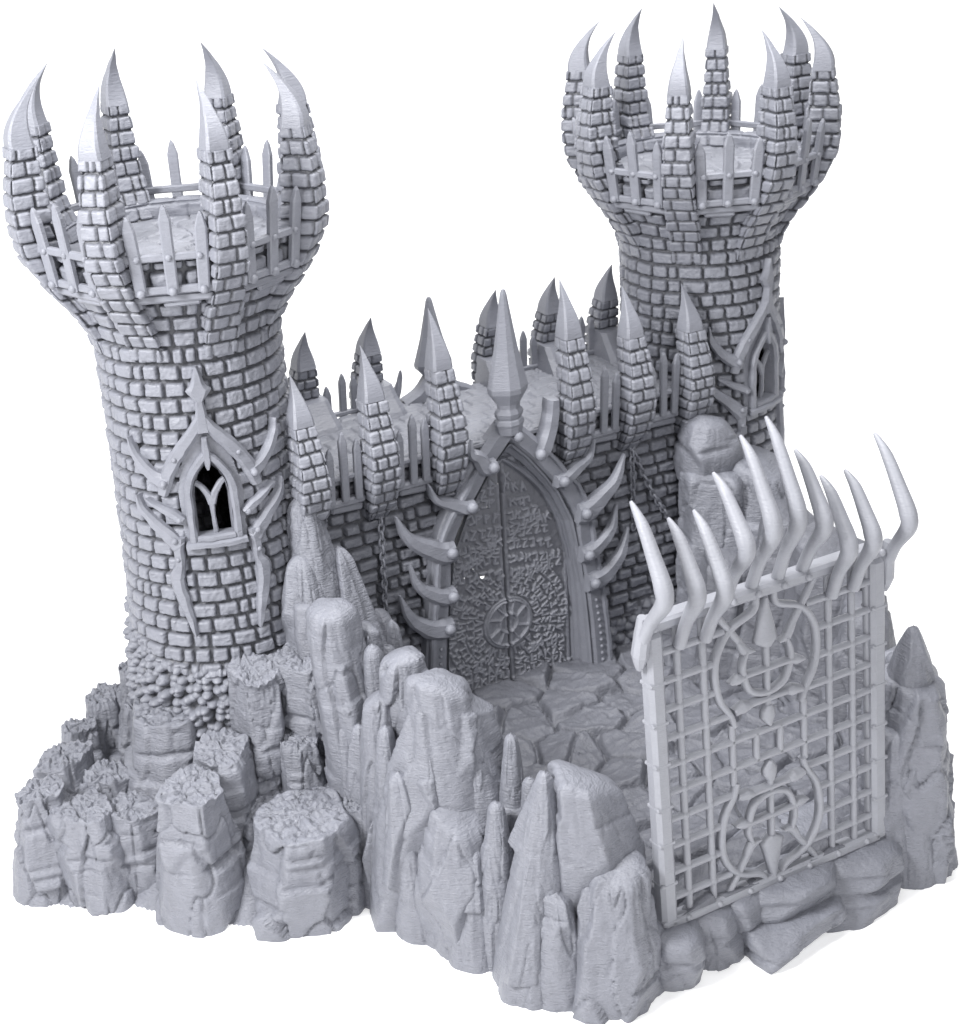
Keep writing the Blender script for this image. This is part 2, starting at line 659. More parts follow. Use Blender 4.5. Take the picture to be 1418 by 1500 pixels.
    for k in range(8):
        if rail0 is None:
            mb = MB()
            mb.box((0, -1.925, 9.50), (1.30, .09, .11), bev=.02)
            mb.box((0, -1.845, 9.03), (1.18, .09, .11), bev=.02)
            mb.box((0, -1.765, 8.90), (1.10, .10, .13), bev=.03)
            mb.box((.1, -1.72, 8.81), (.5, .10, .10), Matrix.Rotation(-.04, 4, 'Y'), bev=.03)
            for xx in (-.41, .01, .42):
                mb.ball((xx, -1.985, 9.50), .05, (1, .8, 1), 10)
                mb.ball((xx, -1.93, 9.02), .065, (1, .9, 1), 10)
            rail0 = mb.build('railing', M_SMOOTH, parent)
            for j, (xx, hh) in enumerate(((-.41, 1.12), (.01, 1.24), (.42, 1.12))):
                p = picket_mb(.165, .09, hh, j).build('picket', M_SMOOTH, rail0)
                p.location = (xx, -1.885, 8.99)
                p.rotation_euler = (RAD(6.5), RAD((-3.0, .5, 3.5)[j]), 0)
            r = rail0
        else:
            r = dup(rail0, parent)
        r.rotation_euler = (0, 0, k * PI / 4 + PI / 8)
    # --- window: frame, mullion, ogee hood, thorn branches
    mb = MB()
    fr = [(-.305, 5.10), (-.31, 5.45), (-.31, 5.80), (-.27, 6.06), (-.15, 6.29), (0, 6.47)]
    mb.ribbon(fr, .055, .085, tower_map)
    mb.ribbon([(-a, b) for a, b in fr], .055, .085, tower_map)
    mb.ribbon([(-.25, 5.16), (.25, 5.16)], .045, .08, tower_map, sub=12)
    mb.ribbon([(-.40, 5.07), (0, 5.07), (.40, 5.07)], .055, .125, tower_map)
    mb.ribbon([(0, 6.72), (0, 6.55), (0, 6.36), (.0, 6.24)], [.035, .06, .05, .02], .11, tower_map)
    wf = mb.build('window_frame', M_SMOOTH, parent)
    mb = MB()
    mb.ribbon([(0, 5.18), (0, 5.45), (0, 5.78)], [.04, .032, .05], .06, tower_map, d0=-.09)
    mb.ribbon([(0, 5.66), (-.06, 5.82), (-.15, 5.95), (-.26, 6.03)], [.06, .05, .04, .04], .06, tower_map, d0=-.09)
    mb.ribbon([(0, 5.66), (.06, 5.82), (.15, 5.95), (.26, 6.03)], [.06, .05, .04, .04], .06, tower_map, d0=-.088)
    mb.build('mullion', M_SMOOTH, wf)
    mb = MB()
    for sg in (-1, 1):
        f = lambda pts: [(sg * a, b) for a, b in pts]
        mb.ribbon(f([(.66, 5.86), (.60, 6.05), (.50, 6.28), (.33, 6.55), (.14, 6.80), (.0, 7.02)]), [.075, .10, .10, .095, .09, .07], .10, tower_map)
        mb.ball(np.array(tower_map(sg * .60, 6.06, .10)), .06)
        mb.ball(np.array(tower_map(sg * .42, 6.42, .09)), .04)
    mb.ribbon([(0, 6.80), (0, 7.0), (0, 7.16), (0, 7.26), (0, 7.38), (0, 7.43), (0, 7.55), (0, 7.78)],
              [.10, .085, .06, .055, .14, .165, .085, .01], .105, tower_map)
    mb.build('ogee_hood', M_SMOOTH, parent)
    for sg in (-1, 1):
        f = lambda pts: [(sg * a, b) for a, b in pts]
        t = MB()
        t.ribbon(f([(.58, 6.03), (.74, 6.12), (.92, 6.30), (1.03, 6.50), (1.06, 6.72)]), [.13, .10, .075, .05, .012], .11, tower_map)
        t.ball(np.array(tower_map(sg * .60, 6.05, .12)), .055)
        t.build('thorn_branch', M_SMOOTH, parent)
        t = MB()
        t.ribbon(f([(.42, 5.46), (.56, 5.56), (.74, 5.66), (.92, 5.78)]), [.06, .075, .055, .012], .10, tower_map)
        t.ball(np.array(tower_map(sg * .46, 5.48, .08)), .05)
        t.build('thorn_branch', M_SMOOTH, parent)
        t = MB()
        t.ribbon(f([(.52, 5.05), (.66, 5.22), (.86, 5.42), (1.02, 5.60), (1.05, 5.82)]), [.11, .11, .085, .055, .012], .11, tower_map)
        t.ball(np.array(tower_map(sg * .55, 5.16, .10)), .05)
        t.build('thorn_branch', M_SMOOTH, parent)
        t = MB()
        t.ribbon(f([(.50, 5.20), (.53, 5.0), (.54, 4.75), (.59, 4.60), (.60, 4.50), (.55, 4.2), (.48, 3.9), (.42, 3.62)]),
                 [.07, .07, .06, .10, .10, .085, .06, .012], .10, tower_map)
        t.ball(np.array(tower_map(sg * .54, 4.86, .09)), .04)
        t.build('blade_post', M_SMOOTH, parent)


LT = empty('tower', (-4.58, 0, 0),
           'left round brick tower with eight claw spikes and pointed thorn window facing front', 'tower', 'round towers at the ends of the gate wall')
build_tower(LT)
RT = LT.copy()
COL.objects.link(RT)
for ch in list(LT.children):
    dup(ch, RT)
RT['label'] = 'right round brick tower behind the portcullis, its thorn window seen edge on'
RT.location = (4.585, 0, 0)
RT.scale = (-1, 1, .957)
LT.scale = (1, 1, 1.0)

# ------------------------------------------------------------------ gate wall between the towers
GW = empty('gate_wall', (0, 0, 0), 'straight brick gate wall with spiked battlements and arched rune doors between two towers', 'castle wall')
YF = -1.05
DOOR_ARCH = [(1.34, .85), (1.34, 2.7), (1.27, 3.2), (1.10, 3.75), (.82, 4.28), (.45, 4.72), (0, 5.08)]


def wall_map(x, z, d):
    return x, YF - d + 0 * x, z + 0 * x


def relief_wall(y, sgn, seed, step, name):
    mb = MB()
    xx = np.arange(-3.9, 3.9 + step, step)
    zz = np.arange(.2, 5.46, step)
    X, Z = np.meshgrid(xx, zz)
    h = brick_h(X + 4, Z + .03, 8.0, .222, .37, seed, gap=.018, bev=.06, wob=.014, split=.15, var=.08, dmgk=.5)
    rub = sstep(.15, -.25, Z - (1.55 + .3 * vnoise(X * 1.4, Z * .5, 0 * X, 3)))
    f1, f2, cid, cu, cv = worley(X / .19, Z / .15, 8)
    pebble = np.sqrt(np.clip(1 - (f1 / .65) ** 2, 0, 1)) * (.5 + .8 * cid)
    h = h * (1 - rub) + rub * pebble * 1.3
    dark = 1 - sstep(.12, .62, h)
    D = .12 * (h - .85)
    P = np.stack([X, y + sgn * D, Z], -1)
    xq = .5 * (X[:-1, :-1] + X[:-1, 1:])
    zq = .5 * (Z[:-1, :-1] + Z[1:, :-1])
    hole = np.abs(xq) < arch_halfwidth(zq, DOOR_ARCH)
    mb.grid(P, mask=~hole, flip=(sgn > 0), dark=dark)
    return mb.build(name, M_STONE, GW)


relief_wall(YF, -1, 21, .0115, 'wall_face')
relief_wall(1.05, 1, 22, .03, 'wall_face')

# tunnel through the wall
mb = MB()
arch = [(-a, b) for a, b in DOOR_ARCH] + DOOR_ARCH[::-1][1:]
ap = np.array(arch)
tt = np.linspace(0, len(ap) - 1, 60)
ax, azv = np.interp(tt, range(len(ap)), ap[:, 0]), np.interp(tt, range(len(ap)), ap[:, 1])
G = np.array([np.stack([ax, np.full(60, yy), azv], -1) for yy in np.linspace(YF, 1.05, 6)])
mb.grid(G, smooth=False)
mb.build('passage', M_STONE, GW)

# walkway
mb = MB()
xx = np.arange(-3.9, 3.9, .02)
yy = np.arange(-1.17, 1.18, .02)
X, Y = np.meshgrid(xx, yy)
Zw = 5.46 + flag_relief(X, Y, .6, 91, .03, .012)
# rectangular paving joints
jx = np.abs(((X + .2 * np.floor(Y / .33)) / .42) % 1 - .5) * .42
jy = np.abs((Y / .33) % 1 - .5) * .33
Zw = Zw - .045 * (1 - sstep(0, .03, np.minimum(.21 - jx, .165 - jy)))
mb.grid(np.stack([X, Y, Zw], -1))
mb.box((0, -1.12, 5.42), (7.6, .12, .09), bev=.02)
mb.box((0, 1.12, 5.42), (7.6, .12, .09), bev=.02)
mb.build('walkway', M_FLOOR, GW)

# battlement spikes
yout = [(4.62, 1.10), (4.80, 1.28), (5.0, 1.46), (5.3, 1.59), (5.6, 1.65), (5.9, 1.64), (6.25, 1.55), (6.66, 1.43)]
yin = [(4.62, .98), (5.2, 1.02), (5.5, 1.10), (5.8, 1.17), (6.25, 1.13), (6.66, 1.06)]
hwd = [(4.62, .15), (4.9, .20), (5.3, .235), (5.7, .24), (6.1, .215), (6.66, .175)]
protos = []
for j in range(3):
    sp = brick_spike(4.62, 6.66, yout, yin, hwd, .2045, 60 + 3 * j, .062).build('battlement_spike', M_STONE, GW)
    fang(6.65, 7.42, 1.42, 1.065, .17, 1.01, .07, seed=9 + j).build('claw', M_SMOOTH, sp)
    protos.append(sp)
n = 0
for back in (0, 1):
    for k in (-3, -2, -1, 1, 2, 3):
        sp = protos[n] if n < 3 else dup(protos[(n * 2 + back) % 3], GW)
        n += 1
        top = {1: 7.76, 2: 7.42, 3: 7.23}[abs(k)] if not back else 7.10
        s = (top - 4.9) / (7.42 - 4.9)
        sp.scale = (1, 1, s)
        sp.location = (k * 1.16, 0, 4.9 * (1 - s))
        sp.rotation_euler = (0, 0, PI if back else 0)

# stone feet of the back spikes
for k in (-2, -1, 1, 2, 3):
    mb = MB()
    P = []
    for z, y0, w in ((5.40, .52, .34), (5.55, .62, .32), (5.72, .80, .29), (5.9, .95, .27)):
        P.append([(-w, 1.3, z), (-w, y0 + .06, z), (-w * .7, y0, z), (w * .7, y0, z), (w, y0 + .06, z), (w, 1.3, z)])
    P = np.array(P)
    P[..., 0] += k * 1.16
    mb.grid(P, smooth=False)
    mb.fan(P[-1], P[-1].mean(0))
    mb.build('spike_foot', M_SMOOTH, GW)


# rails and pickets along both edges
def rail_section(xc, wid, y, face, seed):
    rnd = random.Random(seed)
    mb = MB()
    mb.box((xc, y, 5.52), (wid, .075, .085), bev=.02)
    if face < 0:
        mb.box((xc, y + .06, 5.10), (wid * .95, .16, .12), bev=.03)
        mb.box((xc + .05, y + .08, 4.99), (wid * .7, .14, .12), Matrix.Rotation(.05, 4, 'Y'), bev=.03)
    r = mb.build('railing', M_SMOOTH, GW)
    for j, dx in enumerate((-.22, .02, .24)):
        hgt = (.95, 1.12, 1.0)[j] + rnd.uniform(-.05, .05)
        if face > 0:
            hgt -= .05
        p = picket_mb(.125, .085, hgt, seed + j).build('picket', M_SMOOTH, r)
        p.location = (xc + dx + rnd.uniform(-.02, .02), y - face * -.03, 5.14)
        p.rotation_euler = (RAD(rnd.uniform(-1, 3)), RAD(rnd.uniform(-2.5, 2.5)), 0)
    return r


for i, xc in enumerate((-2.90, -1.74, 1.74, 2.90)):
    rail_section(xc, .75, -1.24, -1, 100 + i * 7)
for i, xc in enumerate((-2.90, -1.74, 1.74, 2.90)):
    rail_section(xc, .75, 1.2, 1, 140 + i * 7)

# lone stone tooth on the back edge
mb = MB()
mb.tube(curve3([(-.95, 1.15, 5.45), (-.80, 1.12, 5.62), (-.72, 1.08, 5.85), (-.70, 1.04, 6.08)], 12), np.linspace(.22, .02, 12) ** 1.0, 8, .6, smooth=False)
mb.build('stone_tooth', M_SMOOTH, GW)


# spear finials above the doors (front and back)
def spear(y, z0, z1, name='spear_finial'):
    mb = MB()
    H = z1 - z0
    prof = [(0, .20), (.02, .21), (.055, .225), (.075, .245), (.10, .23), (.11, .20), (.125, .22), (.15, .235), (.17, .215), (.185, .18), (.215, .19), (.30, .315), (.335, .325),
            (.42, .28), (.60, .19), (.80, .115), (.97, .055), (1.0, .03)]
    pr = np.array(prof)
    c = .30
    sec = np.array([(-1, -c), (-c, -1), (c, -1), (1, -c), (1, c), (c, 1), (-c, 1), (-1, c)])
    R = np.stack([sec[None, :, 0] * pr[:, 1][:, None], y + sec[None, :, 1] * .75 * pr[:, 1][:, None],
                  np.broadcast_to((z0 + H * pr[:, 0])[:, None], (len(pr), 8))], -1)
    for k in range(8):
        mb.grid(R[:, [k, (k + 1) % 8]], smooth=False)
    mb.fan(R[-1], R[-1].mean(0))
    mb.fan(R[0], R[0].mean(0), flip=True)
    return mb.build(name, M_SMOOTH, GW)


spear(-1.27, 5.55, 7.88)
spear(1.22, 5.45, 7.15)
# splayed foot of the back finial
mb = MB()
mb.ribbon([(-.62, 5.40), (-.3, 5.52), (0, 5.75), (.3, 5.52), (.62, 5.40)], [.1, .14, .16, .14, .1], .2, lambda s, z, d: (s, 1.22 - d, z), sub=4)
mb.build('finial_foot', M_SMOOTH, GW)

# door frame
mb = MB()
FRP = [(1.60, .86), (1.56, 1.6), (1.46, 2.5), (1.36, 3.15), (1.27, 3.85), (1.05, 4.35), (.85, 4.62), (.45, 5.14), (.0, 5.60)]
for sg in (-1, 1):
    mb.ribbon([(sg * a, b) for a, b in FRP], [.22, .21, .19, .18, .17, .17, .17, .18, .17], .26, wall_map)
    # raised outer edge strip
    mb.ribbon([(sg * (a + .13), b + .02) for a, b in FRP[:8]], .045, .10, wall_map, d0=.22)
    for zb in np.arange(1.0, 2.2, .13):
        mb.ball((sg * (np.interp(zb, [.86, 1.6, 2.5], [1.60, 1.56, 1.46]) - .01), YF - .27, zb), .035, n=8)
# splayed reveal from the frame back to the door
IN1 = [(1.40, .86), (1.36, 1.6), (1.29, 2.5), (1.21, 3.15), (1.10, 3.75), (.86, 4.30), (.60, 4.68), (.30, 5.08), (0, 5.38)]
IN2 = [(1.22, .86), (1.22, 1.6), (1.20, 2.5), (1.13, 3.1), (1.0, 3.62), (.78, 4.10), (.52, 4.45), (.26, 4.72), (0, 4.93)]
full = lambda t: np.array([(-a, b) for a, b in t] + t[::-1][1:])
a1, a2 = full(IN1), full(IN2)


def dens(p, n=90):
    t = np.linspace(0, len(p) - 1, n)
    return np.stack([np.interp(t, range(len(p)), p[:, 0]), np.interp(t, range(len(p)), p[:, 1])], -1)


d1, d2 = dens(a1), dens(a2)
steps = [(0.0, -.22), (.12, -.18), (.15, -.10), (.45, -.02), (.50, .05), (.80, .10), (.82, .14), (1.0, .18), (1.0, .24)]
G = []
for f, dy in steps:
    q = d1 * (1 - f) + d2 * f
    G.append(np.stack([q[:, 0], np.full(len(q), YF + dy), q[:, 1]], -1))
mb.grid(np.array(G), smooth=False, flip=True)
frame = mb.build('door_frame', M_SMOOTH, GW)
# thin moulding hugging the arch, right and left
mb = MB()
for sg in (-1, 1):
    mb.ribbon([(sg * a * 1.005, b) for a, b in [(1.19, 2.9), (1.10, 3.3), (.97, 3.75), (.74, 4.22), (.5, 4.54), (.25, 4.80), (0, 5.0)]], .035, .05,
              lambda s, z, d: (s, -.93 - d, z))
mb.build('arch_moulding', M_SMOOTH, frame)

# thorns and bosses on the frame
TH = [((.43, 5.13), (.62, 5.30), (.72, 5.62), .14), ((.85, 4.56), (1.15, 4.66), (1.52, 5.08), .12), ((1.25, 3.88), (1.62, 4.02), (2.10, 4.68), .19),
      ((1.28, 3.12), (1.60, 3.22), (1.92, 3.82), .15), ((1.38, 2.57), (1.72, 2.64), (2.15, 3.34), .18)]
for sg in (-1, 1):
    for i, (b, mid, tip, w) in enumerate(TH):
        t = MB()
        bx, bz = b
        tx, tz = tip
        pts = [(bx - .10, bz - .02), (bx + .08, bz - .02), (mid[0], mid[1]), ((mid[0] + tx) / 2 + .07, (mid[1] + tz) / 2 - .07), (tx, tz)]
        if i == 0 and sg > 0:
            pts = [(.50, 5.05), (.60, 5.2), (.70, 5.45), (.76, 5.72), (.78, 5.95)]
            t.ribbon(pts, [.10, .13, .13, .12, .10], .22, wall_map, d0=.16)
        else:
            t.ribbon([(sg * a, z) for a, z in pts], [w * .85, w, w * .82, w * .5, .012], [.16, .17, .15, .12, .06], wall_map, d0=.24)
        t.ball((sg * bx, YF - .43, bz), .095, n=12)
        t.build('thorn', M_SMOOTH, frame)
t = MB()
t.ball((.08, YF - .36, 5.50), .085)
t.build('boss', M_SMOOTH, frame)

# rune doors
STEP = .0105
dx = np.arange(-1.26, 1.2601, STEP)
dz = np.arange(.86, 4.96, STEP)
DX, DZ = np.meshgrid(dx, dz)
img = np.full(DX.shape, 9.0)


def stroke(x0, z0, x1, z1):
    pad = .06
    i0, i1 = np.searchsorted(dx, (min(x0, x1) - pad, max(x0, x1) + pad))
    j0, j1 = np.searchsorted(dz, (min(z0, z1) - pad, max(z0, z1) + pad))
    if i1 <= i0 or j1 <= j0:
        return
    px, pz = DX[j0:j1, i0:i1] - x0, DZ[j0:j1, i0:i1] - z0
    vx, vz = x1 - x0, z1 - z0
    t = np.clip((px * vx + pz * vz) / (vx * vx + vz * vz + 1e-9), 0, 1)
    d = np.hypot(px - t * vx, pz - t * vz)
    img[j0:j1, i0:i1] = np.minimum(img[j0:j1, i0:i1], d)


GLY = [[(0, 0, 0, 1), (0, 1, .8, 1), (.8, 1, .8, .35)], [(0, 1, .8, 1), (.8, 1, .8, 0), (.8, 0, .2, 0)], [(0, 0, 0, 1), (0, .5, .7, .9), (.35, .6, .8, 0)],
       [(0, 0, .8, 0), (.8, 0, .8, .7), (.8, .7, .1, .7), (.1, .7, .1, 1)], [(0, 1, 0, .2), (0, .2, .8, .2), (.8, .2, .8, 1)], [(.1, 0, .1, 1), (.1, 1, .8, .8), (.8, .8, .4, .5)],
       [(0, .9, .8, .9), (.4, .9, .4, 0), (.4, 0, .9, .1)], [(.1, 1, .1, 0), (.1, 0, .8, 0), (.8, 0, .8, .5), (.8, .5, .45, .5)], [(0, 1, .8, .6), (.8, .6, 0, .3), (0, .3, .7, 0)],
       [(.1, 1, .7, 1), (.7, 1, .1, 0), (.1, 0, .8, 0)], [(0, 0, .3, 1), (.3, 1, .8, 0), (.2, .4, .65, .4)]]
rng = random.Random(5)


def glyph(cx, cz, w, h, ang):
    ca, sa = math.cos(ang), math.sin(ang)
    for (a, b, c, d) in rng.choice(GLY):
        p = [((a - .4) * w, (b - .5) * h), ((c - .4) * w, (d - .5) * h)]
        q = [(cx + x * ca - z * sa, cz + x * sa + z * ca) for x, z in p]
        stroke(*q[0], *q[1])


EC = (0.0, 2.02)
row = 0
z = 4.72
while z > 2.95:
    half = float(np.interp(z + .1, [b for a, b in IN2], [a for a, b in IN2])) - .10
    x = -half
    while x < half - .05:
        if abs(x + .06) > .08:
            zz_ = z + .10 * math.sin(x * 2.2 + row) - .06 * x * x
            glyph(x + .06, zz_, .115 + rng.uniform(-.02, .03), .135 + rng.uniform(-.02, .02), rng.uniform(-.25, .25))
        x += .135 + rng.uniform(-.01, .03)
    z -= .175
    row += 1
for rad_, cnt in ((.57, 24), (.73, 31), (.90, 38), (1.07, 45)):
    for k in range(cnt):
        a = 2 * PI * k / cnt + rng.uniform(-.03, .03)
        x, zc = EC[0] + rad_ * math.sin(a), EC[1] + rad_ * math.cos(a)
        if abs(x) < 1.1 and abs(x) > .07 and 1.25 < zc < 2.95:
            glyph(x, zc, .11, .125, -a + PI)
for x in np.arange(-1.08, 1.1, .14):
    if abs(x) > .08:
        glyph(x, 1.04, .12, .15, 0)
        glyph(x, 1.22, .11, .13, .05)
        if abs(x) > .45:
            glyph(x, 1.40, .11, .14, .1)
for rad_ in (.45, .41, .17):
    seg = 36
    for k in range(seg):
        a, b = 2 * PI * k / seg, 2 * PI * (k + 1) / seg
        stroke(EC[0] + rad_ * math.cos(a), EC[1] + rad_ * math.sin(a), EC[0] + rad_ * math.cos(b), EC[1] + rad_ * math.sin(b))
for a in (.5, 1.15, 2.0, 2.65, 3.5, 4.1, 5.1, 5.8):
    stroke(EC[0] + .17 * math.cos(a), EC[1] + .17 * math.sin(a), EC[0] + .42 * math.cos(a + .12), EC[1] + .42 * math.sin(a + .12))
HD = .055 * sstep(.030, .012, img) + .006 * vnoise(DX * 20, DZ * 20, 0 * DX, 2)
HD = HD + .03 * sstep(.05, .02, np.abs(np.abs(DX) - 1.16)) * (DZ < 3.0) + .03 * sstep(.05, .02, np.abs(DZ - .93))
disc = np.hypot(DX - EC[0], DZ - EC[1])
HD = HD + .03 * sstep(.43, .41, disc)
HD = HD - .10 * sstep(.030, .012, np.abs(DX))
HD = HD + np.where(np.abs(np.abs(DX) - .055) < .025, .02, 0)
P = np.stack([DX, -.86 - HD, DZ], -1)
hw_ = np.interp(dz, [b for a, b in IN2], [a + .04 for a, b in IN2], right=0)
xq = .5 * (DX[:-1, :-1] + DX[:-1, 1:])
zq = .5 * (DZ[:-1, :-1] + DZ[1:, :-1])
keep = np.abs(xq) < np.interp(zq, [b for a, b in IN2] + [4.97], [a + .045 for a, b in IN2] + [0])
# print flaws: tiny see-through holes in the left leaf
hn = vnoise(xq * 26, zq * 26, 0 * xq, 12)
holes = ((np.hypot(xq + .42, (zq - 2.98) * 1.2) < .04) & (hn > -.3)) | ((np.hypot(xq + .62, (zq - 3.02)) < .26) & (hn > .90)) \
    | ((np.hypot(xq + .25, (zq - 4.32)) < .14) & (hn > .86)) | ((np.abs(xq + .045) < .02) & (zq > 4.55) & (zq < 4.80))
keep &= ~holes
for sg, m in ((-1, xq < 0), (1, xq >= 0)):
    mb = MB()
    mb.grid(P, mask=keep & m, smooth=True, dark=.6 * (1 - sstep(.005, .035, HD)))  # recesses between the runes get painted shade
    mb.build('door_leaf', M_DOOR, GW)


# chains hanging on the wall
def chain(p0, p1, sag=0.0, r=.045):
    mb = MB()
    p0, p1 = np.array(p0, float), np.array(p1, float)
    Ln = np.linalg.norm(p1 - p0)
    nl = int(Ln / (r * 2.6))
    for i in range(nl + 1):
        t = i / nl
        c = p0 + (p1 - p0) * t
        c[2] -= sag * 4 * t * (1 - t)
        dirv = (p1 - p0) / Ln
        side = np.array([0, -1.0, 0]) if i % 2 else np.cross(dirv, (0, 1, 0))
        side = side / np.linalg.norm(side)
        a = np.linspace(0, 2 * PI, 11)[:-1]
        pts = c + dirv * (np.cos(a) * r * 1.7)[:, None] + side * (np.sin(a) * r)[:, None]
        pts = np.vstack([pts, pts[:2]])
        mb.tube(pts, .02, 6, up=np.cross(dirv, side), cap=False)
    return mb.build('chain', M_SMOOTH, GW)


chain((-2.28, YF - .10, 4.72), (-2.34, YF - .07, 2.2))
chain((2.36, YF - .12, 4.70), (2.40, YF - .06, 3.2))
chain((2.36, YF - .12, 4.70), (3.05, YF - .06, 3.3), .12)


# ------------------------------------------------------------------ rock base
RB = empty('rock_base', (0, -3.5, 0), 'craggy grey rock base with paved courtyard and jagged stone spires in front of the castle', 'rock base')
OFF = np.array([0, 3.5, 0])     # parts are given in world coordinates, parent sits at (0,-3.5,0)


def rock(name, base, top, rb, rt, kind='flat', seed=0, n=8, slant=(0, 0), sq=1.0, rough=1.0, zb=-.02, ledge=True, belly=.0, mb=None,
         ang=0.0, pits=1.0, butt=0, soft=30.0, waist=0, mat=None, blk=None):
    rng = np.random.RandomState(seed * 7 + 3)
    own = mb is None
    if own:
        mb = MB()
    nt = 120
    H = top[2] - zb
    nl = max(30, int(H / .03))
    th = np.linspace(0, 2 * PI, nt, endpoint=False) + RAD(60)
    t = np.linspace(0, 1, nl)
    TH_, T_ = np.meshgrid(th, t)
    er = min(.13, rt * .45) / H          # rounding of the top edge, as a share of the height
    edge = np.where(t > 1 - er, np.sqrt(np.clip(1 - ((t - (1 - er)) / er) ** 2, 0, 1)), 1.0)
    if kind == 'flat':
        Rt = rt + (rb - rt) * (1 - t) ** 1.3 + belly * np.sin(PI * t)
    elif kind == 'round':
        Rt = rt + (rb - rt) * (1 - t) ** .9 + belly * np.sin(PI * t)
        Rt = Rt - min(.13, rt * .45) * (1 - edge) * .8
    else:
        Rt = rt * .75 + (rb - rt * .75) * (1 - t ** 1.15) + belly * np.sin(PI * t)
        Rt = Rt * np.where(t > .95, np.sqrt(np.clip(1 - ((t - .95) / .05) ** 2, .0, 1)), 1) + .004
    Rt = Rt * (1.16 if kind != 'point' else 1.08)
    d = np.zeros(TH_.shape)
    K = soft * (2.6 if kind == 'flat' else 3.6)
    for i in range(n):
        a = 2 * PI * (i + rng.uniform(-.36, .36)) / n
        o = rng.uniform(.80, 1.12) if kind == 'flat' else rng.uniform(.70, 1.14)
        sl = rng.uniform(-.22, .30) * (1.0 if kind != 'point' else .8)
        di = o * Rt * (1 + sl * (t - .55) * 2)
        if ledge:
            for _ in range(2):
                tl = rng.uniform(.12, .88)
                di = di * (1 - rng.uniform(.02, .12) * sstep(-.02 / H, .02 / H, t - tl))
                if rng.rand() < .5:
                    di = di - .04 * np.exp(-((t - tl) * H / .022) ** 2)
        for _ in range(waist):
            tl = rng.uniform(.25, .8)
            di = di - .06 * np.exp(-((t - tl) * H / .05) ** 2)
        c = np.clip(np.cos(TH_ - a), .12, None)
        d = d + np.exp(-K * np.clip(di[:, None] / c, 0, 5))
    for i in range(9 if ledge else 6):          # chiselled facets leaning in or out
        a = rng.uniform(0, 2 * PI)
        tj = rng.uniform(.1, .9)
        di = np.interp(tj, t, Rt) * rng.uniform(.88, 1.04) + rng.choice([-1, 1]) * rng.uniform(.10, .40) * (t - tj) * H
        c = np.clip(np.cos(TH_ - a), .12, None)
        d = d + np.exp(-K * np.clip(di[:, None] / c, .76 * Rt[:, None], 5))
    R = np.minimum(-np.log(d + 1e-250) / K, 1.16 * Rt[:, None])
    wz = T_ * H
    cx, cy = np.cos(TH_), np.sin(TH_)
    s0 = seed * 3.7
    f = np.clip(R / .3, .15, 1)
    crease = 1 - 2.6 * np.abs(vnoise(cx * 2.0 + s0, cy * 2.0, wz * .9, seed + 2))
    R = R + rough * f * (-.022 * np.clip(crease - .3, 0, 1) ** 3 + .030 * fbm(cx * 2.0 + s0, cy * 2.0, wz * 1.6, seed + 4, 4)
                         + .016 * np.abs(vnoise(cx * 5, cy * 5, wz * 4, seed + 6)))
    R = R + .005 * f * vnoise(cx * 2.5 + s0, cy * 2.5, wz * 24, seed + 8)      # thin strata
    # fractured blocks: offset cells with cracks between them
    cw = .42 + .22 * rng.rand()
    bu = TH_ * max(rt, rb * .55) / cw + .35 * vnoise(cx * 2, cy * 2, wz * 1.1, seed + 21)
    bv = wz / (cw * rng.uniform(1.9, 3.2)) + .35 * vnoise(cx * 2, cy * 2, wz * 1.1, seed + 22)
    f1, f2, cid, cu, cv = worley(bu, bv, seed + 23, .9)
    tilt = ((cid * 5.7) % 1 - .5) * cu + ((cid * 9.1) % 1 - .5) * cv
    block = .12 * (cid - .5) + .13 * tilt - .048 * sstep(.07, .0, f2 - f1)
    if blk is None:
        blk = 1.0 if kind == 'flat' else .62
    R = R + f * rough * blk * block * np.clip((1 - T_) * H / .12, 0, 1)
    R = np.clip(R, .006, None)
    X = R * cx
    Y = R * cy
    if sq != 1.0:
        ca, sa = math.cos(ang), math.sin(ang)
        xr, yr = X * ca + Y * sa, (-X * sa + Y * ca) * sq
        X, Y = xr * ca - yr * sa, xr * sa + yr * ca
    Xw = base[0] + (top[0] - base[0]) * T_ + X
    Yw = base[1] + (top[1] - base[1]) * T_ + Y
    Zt = zb + T_ * H + T_ ** 2 * (slant[0] * X + slant[1] * Y)
    if kind == 'flat':
        jag = .035 * vnoise(cx * 4, cy * 4, 0 * wz, seed + 11)[-1] + .02 * vnoise(cx * 11, cy * 11, 0 * wz, seed + 12)[-1]
        Zt = Zt + sstep(.75, 1, T_) * jag[None] * pits
    P = np.stack([Xw, Yw, Zt], -1)
    rings = []
    last = P[-1]
    cen = last.mean(0)
    m = 24
    for i in range(1, m):
        f = 1 - i / m
        q = cen + (last - cen) * f
        inn = sstep(0, .12, 1 - f)
        if kind == 'flat':
            w1 = worley(q[:, 0] * 10, q[:, 1] * 10, seed)[0]
            w2 = worley(q[:, 0] * 3.1, q[:, 1] * 3.1, seed + 3)
            q[:, 2] += inn * (pits * (-.030 * sstep(.42, .12, w1) + .022 * vnoise(q[:, 0] * 9, q[:, 1] * 9, 0 * q[:, 0], seed)
                              - .05 * sstep(.10, .0, w2[1] - w2[0])) + .012)
        elif kind == 'round':
            q[:, 2] += inn * .012 * vnoise(q[:, 0] * 5, q[:, 1] * 5, q[:, 2] * 9, seed) + .045 * (1 - f * f)
        else:
            q[:, 2] += .02 * (1 - f * f)
        rings.append(q)
    A = np.concatenate([P, np.array(rings)], 0) + OFF
    mb.grid(A, cu=True)
    mb.fan(A[-1], A[-1].mean(0), smooth=True)
